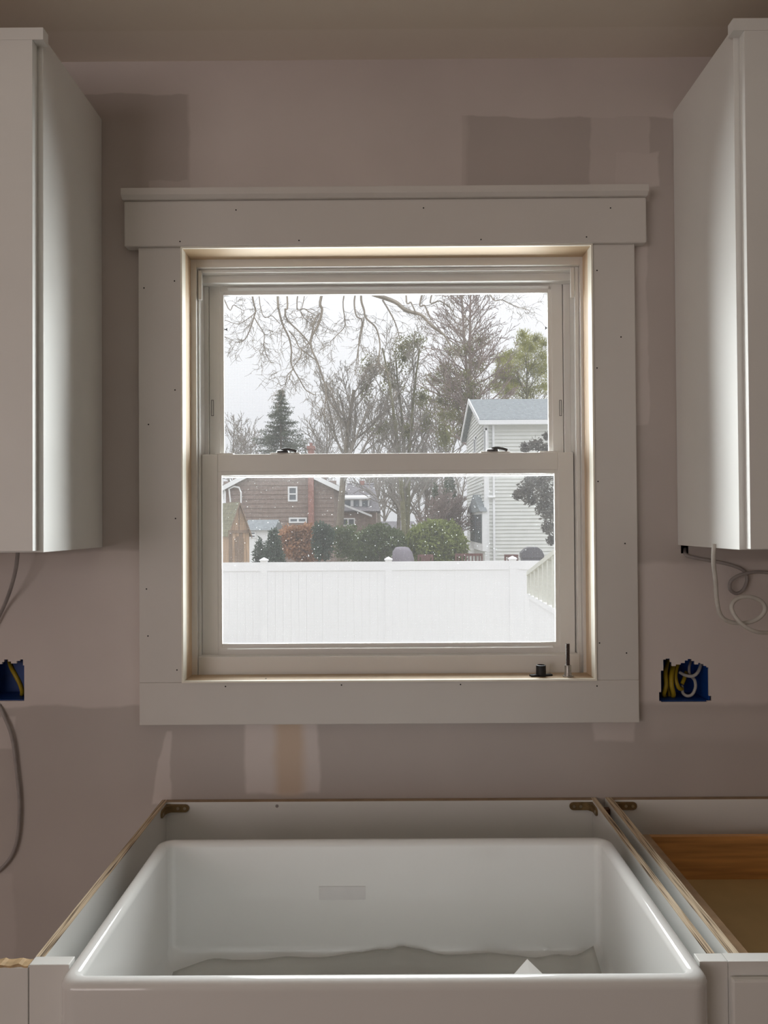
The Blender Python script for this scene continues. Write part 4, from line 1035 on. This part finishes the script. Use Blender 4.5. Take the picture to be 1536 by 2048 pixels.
# yellow green pine at the right, behind the pale house
b = at(1046, 1130, 54); b.z = ZG
yp, tips, pts = tree('green_pine', 'bushy yellow green pine rising behind the roof of the pale house', b, M_BARKG, M_BARKG, 13.2, .2,
    dict(seg=[8, 5, 4], bend=.1, up=.08, rmin=.02, lev=2, nb=[26, 5], ang=(.4, .9), ang0=(.7, 1.2), len=.5, rad=.55, t0=.45, len0=.22, start=[.3], tbend=.02))
cl = [(1050, 690, 1.0), (1040, 715, 1.2), (1062, 700, .9), (1020, 735, 1.2), (1060, 735, 1.2), (1080, 745, 1.0), (1005, 755, .9), (1030, 765, 1.2), (1090, 775, 1.1), (1015, 785, 1.0), (1055, 785, 1.2), (1045, 672, .5), (1000, 720, .6), (1085, 715, .7), (1095, 735, .7), (1070, 680, .5), (1000, 745, .7), (992, 775, .7), (1015, 715, .7), (1085, 690, .6), (1020, 765, .9)]
P = np.concatenate([blob(at(x, y, 54 + random.uniform(-1.2, 1.2)), (.55 * s + .25, .9 * s, .5 * s + .15), int(650 * s), 1.0) for x, y, s in cl])
leaves('needle_clumps', L_PINE, yp, P, .34, .022, up=(.25, 0, .6))
# spruce at the left
SY_ = 66.0
b = at(563, 1130, SY_); b.z = ZG; zt_ = at(561, 775, SY_).z
spr = thing('spruce_tree', b, 'dark green spruce rising above the brown house on the left', 'tree')
MB().tube([b, (b.x, b.y, zt_ - 1)], [.22, .04], 8).build('trunk', M_BARK, spr)
wid = (at(612, 900, SY_).x - at(561, 900, SY_).x) / (zt_ - at(561, 900, SY_).z)
bm2, NP = MB(), []
z = ZG + 3.0
while z < zt_ - .15:
    R0 = (zt_ - z) * wid * random.uniform(1.0, 1.3) + .12
    for k in range(11):
        a = random.uniform(0, 6.283); R1 = R0 * random.uniform(.6, 1.08)
        d = Vector((math.cos(a), math.sin(a), 0))
        q = [Vector((b.x, b.y, z)) + d * R1 * t + Vector((0, 0, R1 * (-.28 * t + .22 * t * t))) for t in (0, .35, .7, 1)]
        bm2.tube(q, [.03, .022, .015, .008], 3, cap=False)
        for t in np.linspace(.15, 1, max(3, int(R1 * 7))):
            i = min(2, int(t * 3)); pnt = q[i].lerp(q[i + 1], t * 3 - i)
            for _ in range(9): NP.append((pnt.x + random.gauss(0, .10), pnt.y + random.gauss(0, .10), pnt.z - abs(random.gauss(0, .10)) + .03))
    z += .33
bm2.build('branches', M_BARK, spr, kind='stuff')
leaves('needles', L_SPRUCE, spr, np.array(NP), .17, .03)
# hazy far bare trees, low at the left, and one in the gap right of centre
for i, (px, H, r, y, lab) in enumerate(((478, 12.6, .2, 92, 'hazy far bare tree at the lower left of the upper pane'), (505, 12.4, .2, 98, 'hazy far bare tree just left of the spruce'),
                                   (648, 12.4, .2, 80, 'far bare tree behind the left side of the fan shaped tree'), (760, 11.4, .2, 66, 'far bare tree in the gap left of the ivy clad trunks'), (893, 12.0, .22, 60, 'far bare tree between the ivy clad trunks and the pale house'), (735, 7.8, .2, 74, 'far bare tree right above the dark roofed house'), (795, 6.5, .18, 50, 'low far bare tree directly behind the ivy clad trunks'), (855, 6.5, .18, 52, 'low far bare tree right behind the ivy clad trunks'), (628, 9.6, .2, 80, 'far bare tree just right of the red brick chimney'), (772, 7.5, .2, 84, 'hazy far bare tree right of the dark roofed house'), (842, 7.5, .2, 88, 'hazy far bare tree behind the far bungalow'), (915, 8.0, .2, 80, 'hazy far bare tree next to the corner of the pale house'))):
    b = at(px, 1100, y); b.z = ZG
    tree('bare_tree', lab, b, M_TWIG, M_TWIG, H, r, dict(seg=[6, 5, 4, 3], bend=.12, up=.06, rmin=.022, lev=3, nb=[16, 6, 5], ang=(.4, .9), len=.55, rad=.6, t0=.3, len0=.45, start=[.25]))

# big tree with overhanging limbs, trunk left of the view
ov = thing('overhanging_tree', (-7.5, 9.5, ZG), 'large bare tree whose drooping twiggy limbs hang into the top of the view', 'tree')
MB().tube(smooth_path([(-7.5, 9.5, ZG), (-7.4, 9.4, 1.5), (-7.0, 9.2, 4.0), (-6.2, 8.9, 5.6)], 4), [.45, .4, .38, .36, .34, .33, .32, .31, .3, .29, .28, .26, .24], 12).build('trunk', M_BARK, ov)
lim = MB()
hub = smooth_path([(-6.2, 8.9, 5.6), (-4.0, 8.7, 6.1), (-2.0, 8.5, 5.9), (-.5, 8.4, 5.3), at(745, 588, 8.3)], 6)
lim.tube(hub, [.22 - .19 * i / (len(hub) - 1) for i in range(len(hub))], 8, cap=False)
hub2 = smooth_path([(-2.0, 8.5, 5.9), (-.2, 8.8, 5.9), (1.2, 8.9, 5.4)], 6)
lim.tube(hub2, [.10 - .07 * i / (len(hub2) - 1) for i in range(len(hub2))], 8, cap=False)
def twigs(mb, pts, r, n, lev=0):
    for k in range(n):
        t = random.uniform(.1, 1) * (len(pts) - 1); i = min(len(pts) - 2, int(t)); p = pts[i].lerp(pts[i + 1], t - i)
        d = (pts[i + 1] - pts[i]).normalized()
        o = Matrix.Rotation(random.uniform(0, 6.28), 3, d) @ d.orthogonal().normalized()
        ang = random.uniform(.5, 1.1); nd = (d * math.cos(ang) + o * math.sin(ang)); nd.y *= .6
        L = random.uniform(.10, .34) * (1 if lev == 0 else .45)
        q = [p]
        for s_ in range(4):
            nd = (nd + Vector((random.gauss(0, .22), random.gauss(0, .22), random.gauss(-.02, .22)))).normalized(); q.append(q[-1] + nd * L / 4)
        rr = max(.0028, r * .5)
        mb.tube(q, [rr, rr * .85, rr * .7, rr * .6, rr * .5], 3, cap=False)
        if lev < 2: twigs(mb, q, rr, 3 if lev == 0 else 2, lev + 1)
def drop(pts, r0, r1, y, up_from=None, ntw=12):
    P_ = [at(px, py, y + dy) for px, py, dy in [(a[0], a[1], (a[2] if len(a) > 2 else 0)) for a in pts]]
    if up_from is not None: P_ = [Vector(up_from)] + P_
    sp_ = smooth_path(P_, 5)
    lim.tube(sp_, [r0 + (r1 - r0) * i / (len(sp_) - 1) for i in range(len(sp_))], 5, cap=False)
    twigs(lim, sp_[5 if up_from is not None else 0:], r1, ntw)
hb = lambda t: hub[int(t * (len(hub) - 1))]
h2 = lambda t: hub2[int(t * (len(hub2) - 1))]
# main limb sweeping right
drop([(745, 588), (790, 604), (812, 621), (842, 630), (862, 650), (888, 670), (905, 698), (925, 720)], .030, .008, 8.3, None, 14)
drop([(842, 596), (850, 612), (862, 640)], .014, .010, 8.5, h2(.85), 3)
drop([(812, 588), (822, 605), (830, 622)], .012, .009, 8.3, h2(.7), 2)
drop([(862, 594), (880, 602), (900, 615), (912, 634), (935, 640)], .012, .005, 8.6, h2(.95), 10)
drop([(980, 588), (1005, 600), (1030, 612), (1058, 620)], .010, .004, 8.8, h2(1), 12)
drop([(925, 590), (932, 640), (925, 700)], .008, .004, 8.9, h2(1), 8)
# hanging shoots, left to right
drop([(448, 598), (468, 610), (488, 622)], .009, .004, 8.2, hb(.42), 6)
drop([(504, 590), (511, 618), (508, 634), (498, 664), (486, 682), (470, 684)], .013, .005, 8.3, hb(.5), 16)
drop([(508, 634), (516, 648), (528, 668), (528, 690), (534, 712), (543, 726)], .008, .004, 8.3, None, 16)
drop([(508, 628), (492, 640), (475, 648), (450, 640)], .006, .004, 8.3, None, 8)
drop([(520, 610), (545, 632), (560, 648)], .007, .005, 8.3, hb(.55), 4)
drop([(555, 590), (558, 620), (566, 650), (578, 675), (583, 700), (582, 724), (588, 740), (600, 760), (612, 780), (630, 790)], .016, .006, 8.1, hb(.6), 16)
drop([(574, 592), (570, 620), (575, 640), (595, 660), (612, 678), (620, 690)], .013, .008, 8.1, hb(.62), 10)
drop([(588, 738), (575, 750), (572, 766), (562, 772)], .007, .004, 8.1, None, 8)
drop([(594, 600), (610, 618), (630, 630)], .010, .006, 8.2, hb(.7), 10)
drop([(643, 590), (644, 620), (636, 650), (622, 676), (624, 700), (634, 722), (645, 755), (652, 780), (650, 810), (648, 840)], .020, .006, 8.0, hb(.75), 20)
drop([(640, 626), (630, 640), (621, 680)], .010, .009, 8.0, None, 4)
drop([(578, 662), (590, 676), (598, 694), (615, 708), (632, 720)], .009, .007, 8.05, None, 8)
drop([(604, 694), (600, 715), (586, 735), (578, 760)], .008, .005, 8.05, None, 8)
drop([(688, 590), (690, 640), (688, 655), (672, 672), (660, 684)], .010, .004, 8.3, hb(.85), 14)
drop([(710, 590), (712, 630), (724, 642), (718, 680), (716, 730)], .013, .006, 8.2, hb(.88), 10)
drop([(722, 590), (728, 620), (732, 636), (752, 656), (760, 690), (757, 722), (768, 735), (790, 760)], .016, .006, 8.2, hb(.9), 14)
drop([(728, 636), (724, 660), (716, 700), (712, 730), (712, 750)], .009, .004, 8.2, None, 8)
drop([(765, 600), (780, 625), (792, 650), (800, 680)], .012, .006, 8.3, None, 8)
drop([(608, 596), (600, 620), (612, 640), (630, 650)], .006, .004, 8.3, hb(.7), 14)
lim.build('limbs', M_LIMB, ov)

# ---------------- shrubs
def shrub(name, label, subs, m, y, n, L, W_, cat='shrub'):
    c = at(subs[0][0], 1130, y)
    o = thing(name, (c.x, y, ZG), label, cat)
    st = MB()
    for k in range(5):
        a = k * 1.257; st.tube([(c.x, y, ZG), (c.x + .3 * math.cos(a), y + .3 * math.sin(a), ZG + 1.2)], [.04, .015], 5)
    st.build('stems', M_BARK, o)
    P = []
    for px, py, rw, rh in subs:
        q = at(px, py, y); s = (y - CAM.y) / F_PX
        P.append(blob((q.x, y + random.uniform(-.3, .3), q.z), (rw * s, max(.4, rw * s * .7), rh * s), int(n * rw * rh / 900) + 60, .7))
    leaves('foliage', m, o, np.concatenate(P), L, W_); return o
shrub('rounded_shrub', 'big yellow green leafy shrub left of the pale house', [(870, 1090, 58, 48), (840, 1075, 28, 26), (895, 1070, 30, 30), (870, 1058, 26, 20), (915, 1092, 20, 36), (835, 1105, 24, 20), (900, 1100, 30, 24)], L_RHODO, 31, 1500, .15, .045)
shrub('rounded_shrub', 'dark green leafy shrub left of the grey covered grill', [(755, 1090, 52, 40), (780, 1080, 30, 26), (730, 1095, 30, 30), (760, 1062, 26, 16), (715, 1100, 26, 26), (795, 1090, 20, 26)], L_MID, 30, 1500, .13, .04)
shrub('upright_shrub', 'dense dark green shrub right of the orange hedge', [(645, 1085, 22, 40), (640, 1060, 16, 16), (655, 1070, 16, 20)], L_CONE, 26, 2000, .10, .03)
shrub('upright_shrub', 'loose green shrub in front of the bare tree trunk', [(688, 1090, 26, 32), (676, 1070, 16, 18), (700, 1068, 18, 22)], L_MID, 27, 900, .12, .035)
shrub('orange_hedge', 'hedge of dry orange brown leaves behind the fence', [(605, 1085, 46, 32), (585, 1065, 26, 14), (620, 1062, 30, 14), (640, 1090, 20, 26), (580, 1090, 26, 26), (615, 1100, 44, 24)], L_ORANGE, 30, 1500, .15, .05, 'hedge')
b = at(884, 1130, 38); b.z = ZG
tree('bare_tree', 'small reddish twiggy tree behind the yellow green shrub', b, M_TWIGP, M_TWIGP, 3.4, .06, dict(seg=[6, 5, 4, 3], bend=.12, up=.06, rmin=.014, lev=3, nb=[18, 6, 5], ang=(.4, .9), len=.55, rad=.6, t0=.3, len0=.45, start=[.25]), trunks=3, spread=.2)
def cone_tree(px, top, half, y, m, label, n):
    b = at(px, 1130, y); b.z = ZG; zt = at(px, top, y).z; R = half * (y - CAM.y) / F_PX
    o = thing('cone_evergreen', b, label, 'tree'); MB().tube([b, (b.x, b.y, zt - .2)], [.08, .02], 6).build('trunk', M_BARK, o)
    u = RNG.random(n) ** .6; a = RNG.uniform(0, 6.283, n); rr = R * u * (1 - .35 * RNG.random(n)) + .04
    P = np.stack([b.x + rr * np.cos(a), b.y + rr * np.sin(a), zt - u * (zt - ZG - .3)], 1); leaves('needles', m, o, P, .16, .03)
cone_tree(547, 1058, 38, 24, L_CONE, 'dark cone shaped evergreen behind the second fence post', 4200)
cone_tree(520, 1075, 22, 27, L_CONE, 'small cone shaped evergreen next to the pale blue shed', 1800)
cone_tree(900, 925, 36, 43.5, L_DARK, 'tall dark evergreen against the corner of the pale house', 6500)
cone_tree(872, 965, 30, 45, L_DARK, 'dark evergreen behind the yellow green shrub', 3500)
# bronze leaved tree at the right edge, just beyond the fence
HYt = 16.5
b = at(1150, 1130, HYt); b.z = ZG
ht = thing('broadleaf_tree', b, 'bronze leaved tree at the right edge, in front of the pale house', 'tree')
tb = MB(); tb.tube(smooth_path([b, (b.x - .05, HYt, 1), (b.x, HYt, 3.6)], 4), [.09 - .008 * i for i in range(9)], 8); tb.build('trunk', M_BARK, ht)
brm, P = MB(), []
cl = [(1095, 905, 18), (1072, 890, 13), (1050, 895, 9), (1102, 940, 18), (1080, 962, 19), (1052, 980, 16), (1036, 990, 8), (1090, 990, 20), (1100, 1025, 18), (1085, 1015, 13), (1098, 1055, 13), (1104, 1080, 10), (1060, 960, 11), (1062, 1000, 11), (1125, 900, 24), (1130, 950, 26), (1130, 1010, 26), (1095, 872, 8)]
s = (HYt - CAM.y) / F_PX
for px, py, r in cl:
    q = at(px, py, HYt + random.uniform(-.3, .3)); P.append(blob(q, (r * s * 1.15, r * s, r * s), int(26 * r), 1.0))
    brm.tube([(b.x, HYt, q.z - .15), ((b.x + q.x) / 2, HYt, q.z + .02), q], [.02, .013, .005], 4)
brm.build('branches', M_BARK, ht, kind='stuff')
leaves('foliage', L_HOLLY, ht, np.concatenate(P), .085, .024)
